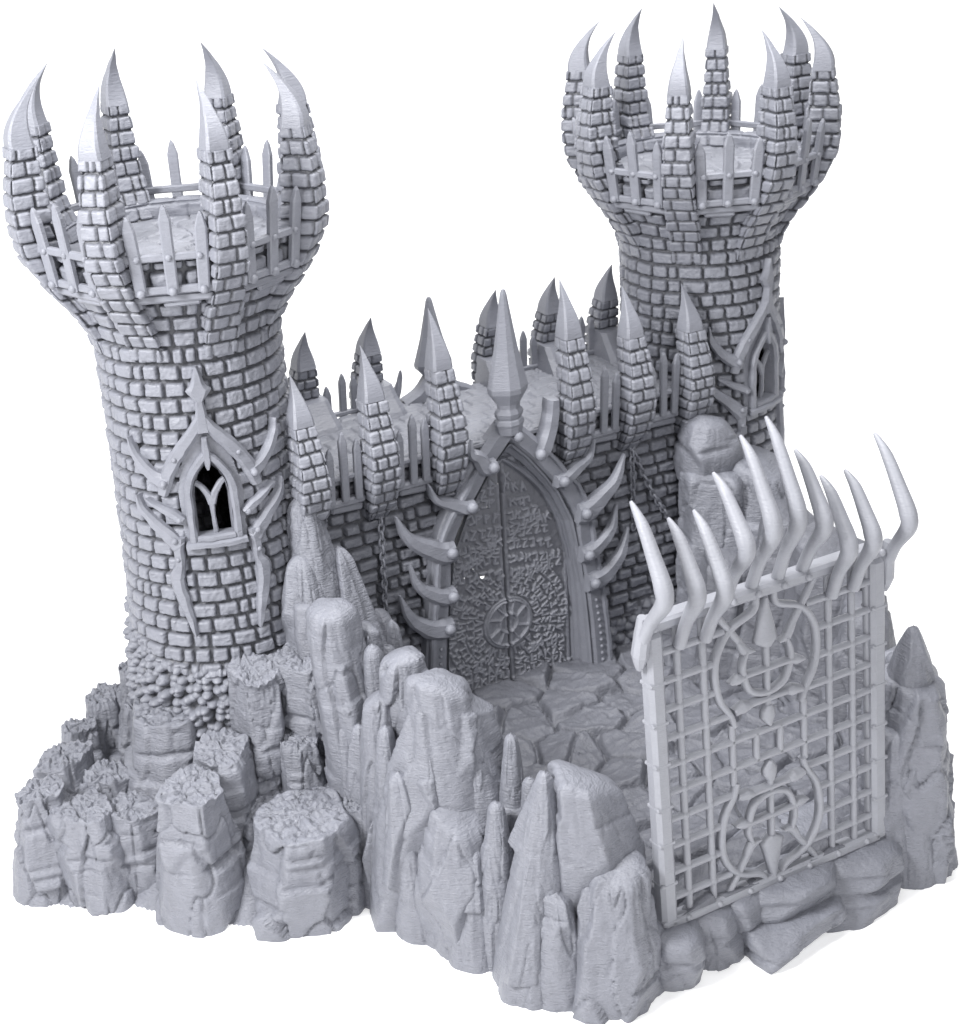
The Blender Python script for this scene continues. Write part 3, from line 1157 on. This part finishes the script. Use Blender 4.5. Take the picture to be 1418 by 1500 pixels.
    # slabs leaning on the lower part, turned towards the open side
    for k in range(butt):
        a = RAD(-118) + (k - (butt - 1) / 2) * (2.5 / max(butt, 1)) + rng.uniform(-.25, .25)
        fr = rng.uniform(.38, .72)
        zt = H * fr
        br = rb * rng.uniform(.40, .58)
        bx, by = base[0] + math.cos(a) * rb * .62, base[1] + math.sin(a) * rb * .62
        rr_ = rt + (rb - rt) * (1 - fr)
        tx, ty = base[0] + (top[0] - base[0]) * fr + math.cos(a) * rr_ * .62, base[1] + (top[1] - base[1]) * fr + math.sin(a) * rr_ * .62
        kd = 'point' if rng.rand() < .6 else 'round'
        rock('', (bx, by), (tx, ty, zt), br, br * .45, kd, seed * 13 + k + 5, n=6, ledge=(kd == 'round'), mb=mb, zb=zb, soft=50, blk=.3, rough=.6,
             slant=(math.cos(a) * -.5, math.sin(a) * -.5))
    if own:
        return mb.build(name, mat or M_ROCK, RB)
    return mb


def sy_(a):
    return np.sin(a)


SPIRES = [
    # name, base xy, top xyz, rb, rt, kind, opts
    ('rock_column', (-8.12, -.88), (-8.05, -.85, 1.72), .58, .38, 'flat', dict(waist=2, slant=(.15, -.1))),
    ('rock_column', (-7.52, -1.52), (-7.55, -1.50, 1.52), .60, .42, 'flat', dict()),
    ('rock_column', (-7.00, -1.60), (-6.95, -1.60, 1.42), .52, .40, 'flat', dict(slant=(-.1, 0))),
    ('rock_column', (-6.38, -2.70), (-6.33, -2.70, 2.12), .74, .50, 'flat', dict(waist=2, slant=(.05, .08), belly=.04)),
    ('rock_column', (-5.74, -2.25), (-5.62, -2.10, 2.20), .60, .44, 'flat', dict(slant=(.0, .12))),
    ('rock_column', (-5.05, -3.38), (-5.00, -3.42, 1.56), .95, .74, 'flat', dict(n=11, pits=1.3)),
    ('rock_column', (-4.02, -3.62), (-4.10, -3.60, 1.56), .50, .30, 'flat', dict()),
    ('rock_column', (-5.95, -.72), (-5.80, -.55, 2.26), .92, .72, 'flat', dict(n=11, pits=1.4)),
    ('rock_column', (-4.82, -1.75), (-4.84, -1.72, 3.12), .66, .44, 'flat', dict(waist=2, slant=(.12, .22))),
    ('rock_column', (-4.02, -1.85), (-4.05, -1.75, 3.15), .66, .42, 'flat', dict(slant=(-.05, .1))),
    ('rock_column', (-3.98, -2.35), (-3.98, -2.30, 2.95), .40, .22, 'flat', dict()),
    ('rock_column', (-4.45, -2.35), (-4.45, -2.3, 2.05), .50, .34, 'flat', dict()),
    ('rock_column', (-7.45, -.05), (-7.42, 0.0, 1.66), .60, .42, 'flat', dict()),
    ('rock_column', (-6.92, -.55), (-6.92, -.5, 1.42), .50, .36, 'flat', dict()),
    ('rock_column', (-7.50, -.80), (-7.48, -.8, 1.34), .46, .34, 'flat', dict()),
    ('rock_column', (-6.95, .95), (-6.88, .95, 1.50), .46, .30, 'flat', dict()),
    ('rock_column', (-6.50, 1.25), (-6.42, 1.2, 1.75), .44, .28, 'flat', dict()),
    ('rock_column', (-6.15, 1.75), (-6.10, 1.7, 1.50), .50, .30, 'flat', dict()),
    ('rock_column', (-7.35, .60), (-7.28, .6, 1.25), .46, .30, 'flat', dict()),
    ('rock_column', (-5.95, .95), (-5.9, .95, 2.25), .42, .26, 'flat', dict()),
    ('rock_column', (-6.2, .35), (-6.05, .3, 1.95), .5, .3, 'flat', dict()),
    ('rock_column', (-5.2, -2.3), (-5.2, -2.3, 1.25), .8, .6, 'flat', dict()),
    ('rock_column', (-4.3, -2.7), (-4.3, -2.7, 1.35), .75, .5, 'flat', dict()),
    # left ridge
    ('rock_spire', (-3.30, -1.45), (-3.60, -1.30, 5.45), 1.12, .30, 'point', dict(n=4, ledge=False, soft=60, rough=1.3)),
    ('rock_spire', (-2.95, -1.75), (-3.18, -1.45, 4.55), 1.0, .20, 'point', dict(n=5, ledge=False, soft=50)),
    ('rock_spire', (-3.72, -3.00), (-3.97, -2.90, 4.40), .78, .38, 'round', dict(slant=(.0, .10), n=7, butt=1)),
    ('rock_spire', (-2.72, -2.40), (-2.80, -2.35, 3.58), .34, .10, 'point', dict(n=5, ledge=False)),
    ('rock_spire', (-3.0, -2.75), (-3.08, -2.75, 3.42), .50, .16, 'point', dict(n=5, ledge=False)),
    ('rock_spire', (-3.45, -3.95), (-3.42, -4.00, 3.95), .74, .34, 'round', dict(n=7, slant=(.1, -.1), butt=1)),
    ('rock_spire', (-3.15, -4.80), (-3.32, -4.80, 3.90), .98, .46, 'round', dict(slant=(-.22, .10), n=6, belly=.04, butt=2, soft=50, blk=.45)),
    ('rock_spire', (-2.95, -4.10), (-3.0, -4.2, 3.45), .70, .30, 'round', dict(n=6)),
    ('rock_spire', (-3.80, -4.85), (-4.02, -4.80, 2.66), .56, .16, 'point', dict(n=5, ledge=False, soft=50)),
    ('rock_spire', (-3.38, -5.45), (-3.42, -5.40, 2.12), .72, .42, 'round', dict(n=6, slant=(-.1, .55), soft=50)),
    ('rock_spire', (-2.70, -5.60), (-2.68, -5.62, 3.22), .44, .14, 'point', dict(n=6, ledge=False)),
    ('rock_spire', (-2.92, -5.35), (-3.05, -5.15, 3.45), .80, .22, 'point', dict(n=6, soft=45, butt=1)),
    ('rock_spire', (-2.98, -6.58), (-2.82, -6.72, 3.26), .78, .14, 'point', dict(n=6, belly=.03, butt=3, soft=50, blk=.2, rough=.7)),
    ('rock_spire', (-2.10, -6.90), (-2.36, -6.92, 3.10), .66, .40, 'round', dict(slant=(-.35, .1), n=6, belly=.12, blk=.3)),
    ('rock_spire', (-2.30, -7.48), (-2.18, -7.52, 2.0), .58, .40, 'round', dict(n=6, slant=(.2, .2), butt=2)),
    ('rock_spire', (-2.92, -7.10), (-2.92, -7.05, 1.6), .55, .3, 'point', dict(n=5)),
    ('rock_spire', (-3.75, -1.70), (-3.78, -1.48, 4.60), .85, .20, 'point', dict(n=5, ledge=False, soft=50)),
    ('rock_spire', (-2.45, -1.75), (-2.65, -1.50, 3.35), .75, .20, 'point', dict(n=5, ledge=False, soft=50)),
    ('rock_spire', (-3.45, -3.30), (-3.55, -3.25, 3.80), .62, .20, 'point', dict(n=5, soft=50)),
    ('rock_spire', (-4.02, -3.60), (-3.98, -3.50, 2.75), .48, .16, 'point', dict(n=5, soft=50)),
    ('rock_spire', (-3.95, -4.30), (-3.88, -4.20, 3.05), .52, .18, 'point', dict(n=5, soft=50)),
    ('rock_spire', (-2.72, -4.70), (-2.85, -4.70, 3.40), .50, .16, 'point', dict(n=5, soft=50)),
    ('rock_spire', (-2.75, -5.15), (-2.85, -5.10, 2.95), .50, .14, 'point', dict(n=5, soft=50)),
    ('rock_spire', (-3.55, -5.85), (-3.42, -5.75, 1.70), .46, .14, 'point', dict(n=5, soft=50)),
    ('rock_spire', (-3.22, -6.00), (-3.12, -5.90, 2.45), .50, .16, 'point', dict(n=5, soft=50)),
    ('rock_spire', (-3.30, -6.95), (-3.18, -6.90, 1.55), .42, .14, 'point', dict(n=5, soft=50)),
    ('rock_spire', (-2.62, -7.45), (-2.60, -7.35, 1.75), .44, .14, 'point', dict(n=5, soft=50)),
    ('rock_spire', (-3.72, -2.45), (-3.78, -2.35, 3.75), .52, .22, 'point', dict(n=5, soft=50)),
    ('rock_spire', (-3.35, -2.95), (-3.45, -2.95, 3.95), .46, .24, 'round', dict(n=5, soft=50, slant=(-.3, 0))),
    ('rock_spire', (-3.92, -3.95), (-3.80, -3.85, 3.35), .46, .24, 'round', dict(n=5, soft=50, slant=(.3, -.3))),
    ('rock_spire', (-3.00, -4.45), (-3.05, -4.45, 3.75), .46, .20, 'round', dict(n=5, soft=50, slant=(-.4, 0))),
    ('rock_spire', (-3.62, -5.15), (-3.62, -5.05, 3.05), .46, .20, 'point', dict(n=5, soft=50)),
    ('rock_spire', (-2.62, -6.05), (-2.66, -6.05, 2.75), .40, .16, 'point', dict(n=5, soft=50)),
    # right side of the portcullis
    ('rock_spire', (3.25, -7.55), (3.10, -7.45, 2.25), .50, .16, 'point', dict(n=5, soft=50)),
    ('rock_spire', (3.55, -7.15), (3.45, -7.05, 1.75), .5, .18, 'point', dict(n=5, soft=50)),
    ('rock_spire', (2.95, -6.95), (2.95, -6.9, 3.25), .50, .18, 'point', dict(n=5, soft=50)),
    ('rock_spire', (2.95, -7.30), (2.84, -7.36, 3.12), .86, .50, 'round', dict(n=6, butt=3, slant=(-.1, .1), rough=1.3, blk=1.0)),
    ('rock_spire', (2.80, -7.40), (2.76, -7.46, 3.98), .40, .06, 'point', dict(n=6, ledge=False, rough=.5, zb=2.95)),
    ('rock_spire', (2.62, -7.50), (2.58, -7.46, 2.4), .62, .40, 'round', dict(n=6, slant=(-.2, -.1))),
    ('rock_spire', (3.40, -7.05), (3.30, -6.95, 2.65), .60, .25, 'point', dict(n=6, butt=1)),
    ('rock_spire', (2.46, -7.62), (2.36, -7.55, 1.95), .46, .18, 'point', dict(n=5)),
    ('rock_spire', (3.75, -6.4), (3.65, -6.3, 2.5), .70, .3, 'point', dict(n=6)),
    # right ridge behind the portcullis
    ('rock_spire', (3.52, -1.60), (3.50, -1.58, 5.05), .44, .24, 'round', dict(n=7, slant=(0, .12), waist=1, rough=.6, soft=14, belly=.12, blk=.3, ledge=False, zb=3.9)),
    ('rock_spire', (3.70, -1.85), (3.62, -1.72, 4.20), .95, .62, 'round', dict(n=6, slant=(-.1, .1), soft=45)),
    ('rock_spire', (4.3, -2.15), (4.40, -1.95, 4.20), 1.0, .62, 'round', dict(n=5, slant=(-.2, .3), soft=45)),
    ('rock_spire', (4.0, -3.1), (4.35, -2.85, 3.6), 1.05, .55, 'round', dict(n=5, slant=(-.2, .3), soft=45, mat=M_ROCK_SHADE)),
    ('rock_spire', (4.0, -4.1), (4.4, -3.85, 3.3), 1.05, .6, 'round', dict(n=5, slant=(-.1, .3), soft=45, mat=M_ROCK_SHADE)),
    ('rock_spire', (3.2, -2.6), (3.35, -2.4, 2.9), .70, .40, 'round', dict(n=5, slant=(0, .3), soft=45, mat=M_ROCK_SHADE)),
    ('rock_spire', (3.95, -5.0), (4.2, -4.9, 2.75), .90, .40, 'round', dict(n=5, slant=(0, .3), mat=M_ROCK_SHADE)),
    ('rock_spire', (3.6, -6.25), (3.7, -6.15, 2.7), .75, .30, 'point', dict(n=5)),
    ('rock_spire', (4.7, -3.6), (4.6, -3.5, 2.6), .85, .5, 'flat', dict(n=7)),
    ('rock_spire', (4.3, -5.2), (4.3, -5.0, 2.2), .8, .4, 'round', dict(n=6)),
    # steps under the portcullis
    ('boulder', (-1.45, -7.66), (-1.42, -7.66, .86), .44, .38, 'round', dict(n=5, belly=.03, soft=50)),
    ('boulder', (-.84, -7.60), (-.86, -7.60, .84), .40, .34, 'round', dict(n=5, soft=50)),
    ('boulder', (-.25, -7.48), (-.22, -7.50, .88), .50, .40, 'round', dict(n=6)),
    ('boulder', (.46, -7.36), (.48, -7.36, .46), 1.0, .92, 'round', dict(n=8, soft=45)),
    ('boulder', (.42, -7.30), (.44, -7.32, .88), .92, .76, 'round', dict(n=7, waist=1)),
    ('boulder', (1.62, -7.26), (1.62, -7.24, .90), .98, .84, 'round', dict(n=8, belly=.05, waist=2, slant=(0, .1))),
    ('boulder', (2.22, -7.46), (2.22, -7.42, .70), .54, .42, 'round', dict(n=7, waist=1)),
    ('boulder', (-1.9, -7.5), (-1.9, -7.5, .98), .48, .38, 'round', dict(n=6)),
]
for i, (nm, b, t, rb, rt, kd, op) in enumerate(SPIRES):
    if kd == 'point':
        op = dict(dict(rough=.65, blk=.4), **op)
    if kd == 'flat':
        op = dict(dict(pits=1.35, waist=1), **op)
    if nm == 'boulder':
        op = dict(op, rough=.55, soft=16, n=9, ledge=False, waist=op.get('waist', 0) + 1)
    rock(nm, b, t, rb, rt, kd, seed=i + 1, **op)

# courtyard floor and its solid edge
mb = MB()
xx = np.arange(-4.2, 4.6, .026)
yy = np.arange(-7.75, -.80, .026)
X, Y = np.meshgrid(xx, yy)
f = flag_relief(X, Y, .82, 14, .24, .13) + .03 * (1 - np.abs(vnoise(X * 4 + Y, Y * 5, 0 * X, 71))) ** 4 + .02 * fbm(X * 6, Y * 8, 0 * X, 72, 3)
lumps = .05 * np.clip(fbm(X * 1.1, Y * 1.1, 0 * X, 33, 3), -1, 1)
ridg = .05 * (1 - np.abs(vnoise(X * 1.3 + .5 * Y, Y * 2.6, 0 * X, 44))) ** 3
Zf = .80 + f + lumps + ridg
fq = lambda A: .25 * (A[:-1, :-1] + A[1:, :-1] + A[1:, 1:] + A[:-1, 1:])
lft = np.interp(fq(Y), [-7.7, -5.0, -2.6, -2.0], [-2.3, -3.1, -3.5, -4.2])
rgt = np.interp(fq(Y), [-7.7, -6.6, -2.0], [2.7, 3.7, 4.6])
mb.grid(np.stack([X, Y, Zf], -1) + OFF, mask=(fq(X) > lft) & (fq(X) < rgt))
edge = np.stack([X[0], Y[0], Zf[0]], -1)
edge = edge[(edge[:, 0] > -2.25) & (edge[:, 0] < 2.65)]
low = edge.copy()
low[:, 2] = 0
low[:, 1] -= .05
mb.grid(np.array([low, edge]) + OFF)
mb.build('flagstone_floor', M_YARD_SHADE, RB)
# mound under the left rocks
mb = MB()
xx = np.arange(-8.3, -3.0, .05)
yy = np.arange(-4.0, 2.2, .05)
X, Y = np.meshgrid(xx, yy)
dist = np.minimum.reduce([np.hypot((X - a), (Y - b)) - r for a, b, r in ((-7.4, -.9, .8), (-6.2, -1.6, 1.0), (-5.2, -2.4, 1.2), (-4.6, -.2, 2.2), (-6.2, 1.0, .9), (-3.7, -3.0, .8))])
Zm = np.where(dist > .12, -.06, .85 * sstep(.10, -.6, dist) + .10 * sstep(.1, -.2, dist) * fbm(X * 2, Y * 2, 0 * X, 6, 3))
mb.grid(np.stack([X, Y, Zm], -1) + OFF, mask=(dist[:-1, :-1] < .3))
mb.build('rubble_mound', M_ROCK, RB)
# loose fragments on the courtyard
for i, (x, y, r) in enumerate(((-.95, -4.05, .15), (-.70, -4.16, .11), (-1.16, -4.3, .11), (-.4, -3.6, .09))):
    rock('boulder', (x, y), (x + .02, y, 1.06 - .02 * i), r, r * .6, 'round', seed=90 + i, n=6, zb=.75)

# ------------------------------------------------------------------ portcullis
PC = empty('portcullis', (.26, -7.65, .88), 'pale square grid portcullis with two arrow medallions and ten curved claws along its top', 'portcullis')
PC.rotation_euler = (RAD(-4.0), 0, 0)


# local: x across, z up, -y towards the viewer
def gbox(mb, x0, x1, z0, z1, t, y=0.0, bev=.03):
    mb.box(((x0 + x1) / 2, y, (z0 + z1) / 2), (abs(x1 - x0), t, abs(z1 - z0)), bev=bev)


mb = MB()
for sg in (-1, 1):
    xs = sg * 1.82
    mb.box((xs, 0, 2.15), (.25, .25, 4.36), bev=.055)
    for zz_ in (.08, .66, 1.28, 1.82, 2.45, 3.05, 3.62):
        mb.box((xs, 0, zz_), (.262, .262, .06), bev=.02)
    mb.tube([(sg * 1.70, .02, 0), (sg * 1.70, .02, 4.3)], .05, 8)
mb.box((0, -.01, .04), (3.66, .23, .17), bev=.04)
mb.box((0, .02, 4.42), (3.72, .30, .17), bev=.04)
for x in np.linspace(-1.55, 1.55, 7):
    mb.ball((x, -.12, .05), .05, n=10)
for x in (-.62, -.22, .2, .6, -1.85, 1.85):
    mb.ball((x, -.13, 4.42), .055, n=10)
mb.build('frame', M_GATE, PC)
rowsv = [.38, .77, 1.17, 1.57, 1.97, 2.37, 2.77, 3.18, 3.59, 4.0]
CXM = -.06


def gbar(x0, z0, x1, z1, r=.052):
    mb = MB()
    mb.tube([(x0, -.02, z0), (x1, -.02, z1)], r, 10, up=(0, 1, 0))
    return mb


def ringhalf(z):
    """half width of the big ornament ring at height z (0 = no ring)"""
    for c in (3.50, 4.34 - 3.50):
        d = abs(z - c)
        if d < .86:
            return math.sqrt(max(0, .86 ** 2 - d * d))
    return 0


for v in rowsv:
    rh = ringhalf(v)
    if v in (1.97, 2.37):
        gbar(-1.7, v, 1.7, v).build('grid_bar', M_GATE, PC)
    else:
        rh = max(rh, .64)
        gbar(-1.7, v, CXM - rh + .03, v).build('grid_bar', M_GATE, PC)
        gbar(CXM + rh - .03, v, 1.7, v).build('grid_bar', M_GATE, PC)
for u in (-1.46, -1.06, 1.0, 1.40):
    mb = gbar(u, .08, u, 4.36)
    for v in rowsv:
        mb.ball((u, -.03, v), .072, (1, .8, 1), 8)
    mb.build('grid_bar', M_GATE, PC)
for u in (-.65, .55):
    gbar(u, 1.72, u, 2.62).build('grid_bar', M_GATE, PC)
for u in (-.26, .14):
    gbar(u, 1.95, u, 2.39).build('grid_bar', M_GATE, PC)


def gate_map(flipz):
    def f(s, z, d):
        zz_ = 4.34 - z if flipz else z
        return s + CXM, -.03 - d * (1.0), zz_ + 0 * s
    return f


def ornament(flipz):
    mb = MB()
    f = gate_map(flipz)
    def rb(pts, hw, th=.06, d0=0.0):
        pts = np.asarray(pts, float)
        m = len(pts)
        tt = np.linspace(0, m - 1, (m - 1) * 6 + 1)
        P = np.stack([catmull(pts[:, 0], tt) + CXM, catmull(pts[:, 1], tt)], -1)
        if flipz:
            P[:, 1] = 4.34 - P[:, 1]
        W = np.clip(np.interp(tt, np.arange(m), np.broadcast_to(np.asarray(hw, float), (m,))), .006, None) * .86
        T = np.gradient(P, axis=0)
        T /= np.linalg.norm(T, axis=1)[:, None] + 1e-9
        Nn = np.stack([-T[:, 1], T[:, 0]], -1)
        D = th + d0
        sec = [(-1, -.45), (-.55, -1), (.55, -1), (1, -.45), (1, .6), (.6, 1), (-.6, 1), (-1, .6)]
        R = np.stack([np.stack([P[:, 0] + Nn[:, 0] * W * q, np.full(len(P), -.03 + D * d), P[:, 1] + Nn[:, 1] * W * q], -1) for q, d in sec], 1)
        mb.grid(R, cu=True, flip=flipz)
        mb.fan(R[0], R[0].mean(0), flip=not flipz)
        mb.fan(R[-1], R[-1].mean(0), flip=flipz)
    # spear shaft, blade and small diamond foot
    rb([(0, 2.62), (0, 3.1), (0, 3.66)], .05, .055)
    rb([(0, 3.60), (0, 3.67), (0, 3.72), (0, 4.0), (0, 4.31)], [.06, .20, .215, .12, .015], .075)
    rb([(0, 2.44), (0, 2.56), (0, 2.66), (0, 2.74)], [.02, .13, .12, .05], .07)
    # cup ring
    rb([(-.33, 3.62), (-.39, 3.45), (-.385, 3.28), (-.30, 3.05), (-.15, 2.955), (0, 2.93), (.15, 2.955), (.30, 3.05), (.385, 3.28), (.39, 3.45), (.33, 3.62)],
       [.02, .05, .055, .055, .055, .055, .055, .055, .055, .05, .02], .065)
    for sg in (-1, 1):
        # straight stroke from the outer corner down to the barb of the cup
        rb([(sg * .82, 4.33), (sg * .60, 4.02), (sg * .36, 3.68)], [.045, .055, .055], .05)
        rb([(sg * .46, 3.80), (sg * .35, 3.64), (sg * .20, 3.60)], [.03, .085, .012], .055)
        # big ring
        rb([(sg * .14, 4.34), (sg * .20, 4.16), (sg * .58, 4.0), (sg * .79, 3.72), (sg * .84, 3.40), (sg * .78, 3.05), (sg * .62, 2.78), (sg * .56, 2.60)],
           [.05, .055, .05, .056, .058, .055, .05, .045], .065)
        # arrow ends of the cross bars
        rb([(sg * .38, 3.27), (sg * .47, 3.26), (sg * .52, 3.25), (sg * .62, 3.24)], [.04, .085, .075, .01], .07)
        rb([(sg * .30, 2.84), (sg * .40, 2.83), (sg * .47, 2.82), (sg * .56, 2.80)], [.045, .10, .08, .055], .08)
    rb([(-.42, 3.28), (0, 3.28), (.42, 3.28)], .05, .055, .012)
    rb([(-.42, 2.84), (0, 2.84), (.42, 2.84)], .052, .06, .012)
    return mb.build('scroll_ornament', M_GATE, PC)


ornament(False)
ornament(True)

# claws along the top; world measurements brought into the leaning frame
rotX = np.array(Matrix.Rotation(RAD(4.0), 3, 'X'))
org = np.array((.26, -7.65, .88))
CL = [(-1.98, 4.22, (-7.97, 5.96), (-7.23, 6.99), 'side'), (-1.46, 4.08, (-7.91, 5.82), (-7.27, 6.64), 'low'), (-1.06, 4.05, (-7.94, 5.76), (-7.25, 6.63), 'low'),
      (-.62, 4.50, (-7.80, 6.16), (-7.06, 6.96), 'top'), (-.23, 4.50, (-7.83, 6.33), (-7.10, 7.38), 'top'), (.20, 4.50, (-7.78, 6.34), (-7.06, 7.52), 'top'),
      (.60, 4.50, (-7.81, 6.17), (-7.16, 7.00), 'top'), (1.0, 4.05, (-7.84, 5.74), (-7.20, 6.55), 'low'), (1.37, 4.05, (-7.88, 5.76), (-7.24, 6.55), 'low'),
      (2.0, 4.15, (-7.86, 5.84), (-7.08, 6.86), 'side')]
for (u, vb, el, tip, kd) in CL:
    xw = u + .26 - .02
    lo = lambda y, z: rotX @ (np.array((xw, y, z)) - org)
    e, tp = lo(*el), lo(*tip)
    x = e[0]
    y0 = -.13 if kd == 'low' else (-.02 if kd == 'top' else -.05)
    base = np.array((x, y0, vb))
    m1 = base * .55 + e * .45 + np.array((0, .03, .02))
    m2 = e * .62 + tp * .38 + np.array((0, -.045, .02))
    m3 = e * .25 + tp * .75 + np.array((0, -.06, .03))
    pts = np.array([base, m1, e * .8 + m1 * .2, e * .72 + m2 * .28, m2, m3, tp])
    path = curve3(pts, 30)
    rr = np.interp(np.linspace(0, 6, 30), range(7), [.09, .085, .115, .128, .105, .08, .022])
    mb = MB()
    mb.tube(path, rr, 10, .95, up=(1, 0, 0), smooth=True)
    if kd == 'side':
        sg = -1 if u < 0 else 1
        mb.tube(curve3([(x + sg * .02, .0, vb - .36), (x + sg * .02, -.03, vb - .15), (x, -.08, vb + .15), (x, -.12, vb + .4)], 10), np.interp(np.linspace(0, 3, 10), range(4), [.05, .13, .12, .08]), 8, .8, up=(1, 0, 0), smooth=False)
    mb.build('claw', M_GATE, PC)

# ------------------------------------------------------------------ ground (white shooting table)
gm = bpy.data.materials.new('white_table_glow')
gm.use_nodes = True
b = gm.node_tree.nodes['Principled BSDF']
b.inputs['Base Color'].default_value = (.80, .80, .805, 1)
b.inputs['Roughness'].default_value = .9
b.inputs['Specular IOR Level'].default_value = .1
b.inputs['Emission Color'].default_value = (1, 1, 1, 1)
b.inputs['Emission Strength'].default_value = .42  # glow added so the sheet stays white and contact shadows wash out
nz = gm.node_tree.nodes.new('ShaderNodeTexNoise')
nz.inputs['Scale'].default_value = 60
bp = gm.node_tree.nodes.new('ShaderNodeBump')
bp.inputs['Strength'].default_value = .02
gm.node_tree.links.new(nz.outputs['Fac'], bp.inputs['Height'])
gm.node_tree.links.new(bp.outputs['Normal'], b.inputs['Normal'])
mb = MB()
S = 70.0
mb.add([(-S, -S, 0), (S, -S, 0), (S, 22, 0), (-S, 22, 0)], [(0, 1, 2, 3)], smooth=False)
mb.build('ground', gm, None, kind='structure')
# white sweep added behind the table, same glow keeps the background white
mb = MB()
a = np.linspace(0, PI / 2, 24)
yz = [(22 + 14 * math.sin(q), 14 - 14 * math.cos(q)) for q in a] + [(36, 40)]
yz = np.array(yz)
G = np.stack([np.stack([np.full(len(yz), x), yz[:, 0], yz[:, 1]], -1) for x in np.linspace(-S, S, 5)], 1)
mb.grid(G)
mb.build('added_backdrop', gm, None, kind='structure')

# ------------------------------------------------------------------ light
w = bpy.data.worlds.new('World')
scene.world = w
w.use_nodes = True
bg = w.node_tree.nodes['Background']
bg.inputs['Color'].default_value = (.97, .98, 1.0, 1)
bg.inputs['Strength'].default_value = .17


def area(name, loc, target, size, power, col=(1, 1, 1)):
    l = bpy.data.lights.new(name, 'AREA')
    l.shape = 'DISK'
    l.size = size
    l.energy = power
    l.color = col
    o = bpy.data.objects.new(name, l)
    COL.objects.link(o)
    o.location = loc
    o.rotation_euler = (Vector(target) - Vector(loc)).to_track_quat('-Z', 'Y').to_euler()
    return o


area('softbox_key', (-20, -7, 19), (-1, -2, 3), 8.5, 8800)
area('softbox_front', (-6, -26, 20), (-1, -2, 3), 14, 3400)
area('softbox_top', (2, -3, 25), (0, -1, 3), 12, 5600)
area('backdrop_fill', (18, 12, 28), (24, 36, 8), 12, 12000)  # unseen lamp added to whiten the backdrop

# ------------------------------------------------------------------ camera
cam = bpy.data.cameras.new('camera')
co = bpy.data.objects.new('camera', cam)
COL.objects.link(co)
yaw, pitch, roll = RAD(-28.43), RAD(24.38), RAD(-3.28)
cy_, sn_ = math.cos(yaw), math.sin(yaw)
r0 = np.array([cy_, sn_, 0.])
fw = np.array([-sn_, cy_, 0.])
f_ = fw * math.cos(pitch) - np.array([0, 0, math.sin(pitch)])
u_ = fw * math.sin(pitch) + np.array([0, 0, math.cos(pitch)])
r2 = r0 * math.cos(roll) + u_ * math.sin(roll)
u2 = -r0 * math.sin(roll) + u_ * math.cos(roll)
M = Matrix.Identity(4)
for k in range(3):
    M[k][0], M[k][1], M[k][2] = r2[k], u2[k], -f_[k]
M[0][3], M[1][3], M[2][3] = -12.382, -23.143, 15.6
co.matrix_world = M
cam.sensor_fit = 'HORIZONTAL'
cam.sensor_width = 36.0
cam.lens = 2528.4 / 1418 * 36.0
cam.clip_end = 1000
scene.camera = co
cam.dof.use_dof = True
cam.dof.focus_distance = 24.0
cam.dof.aperture_fstop = .8
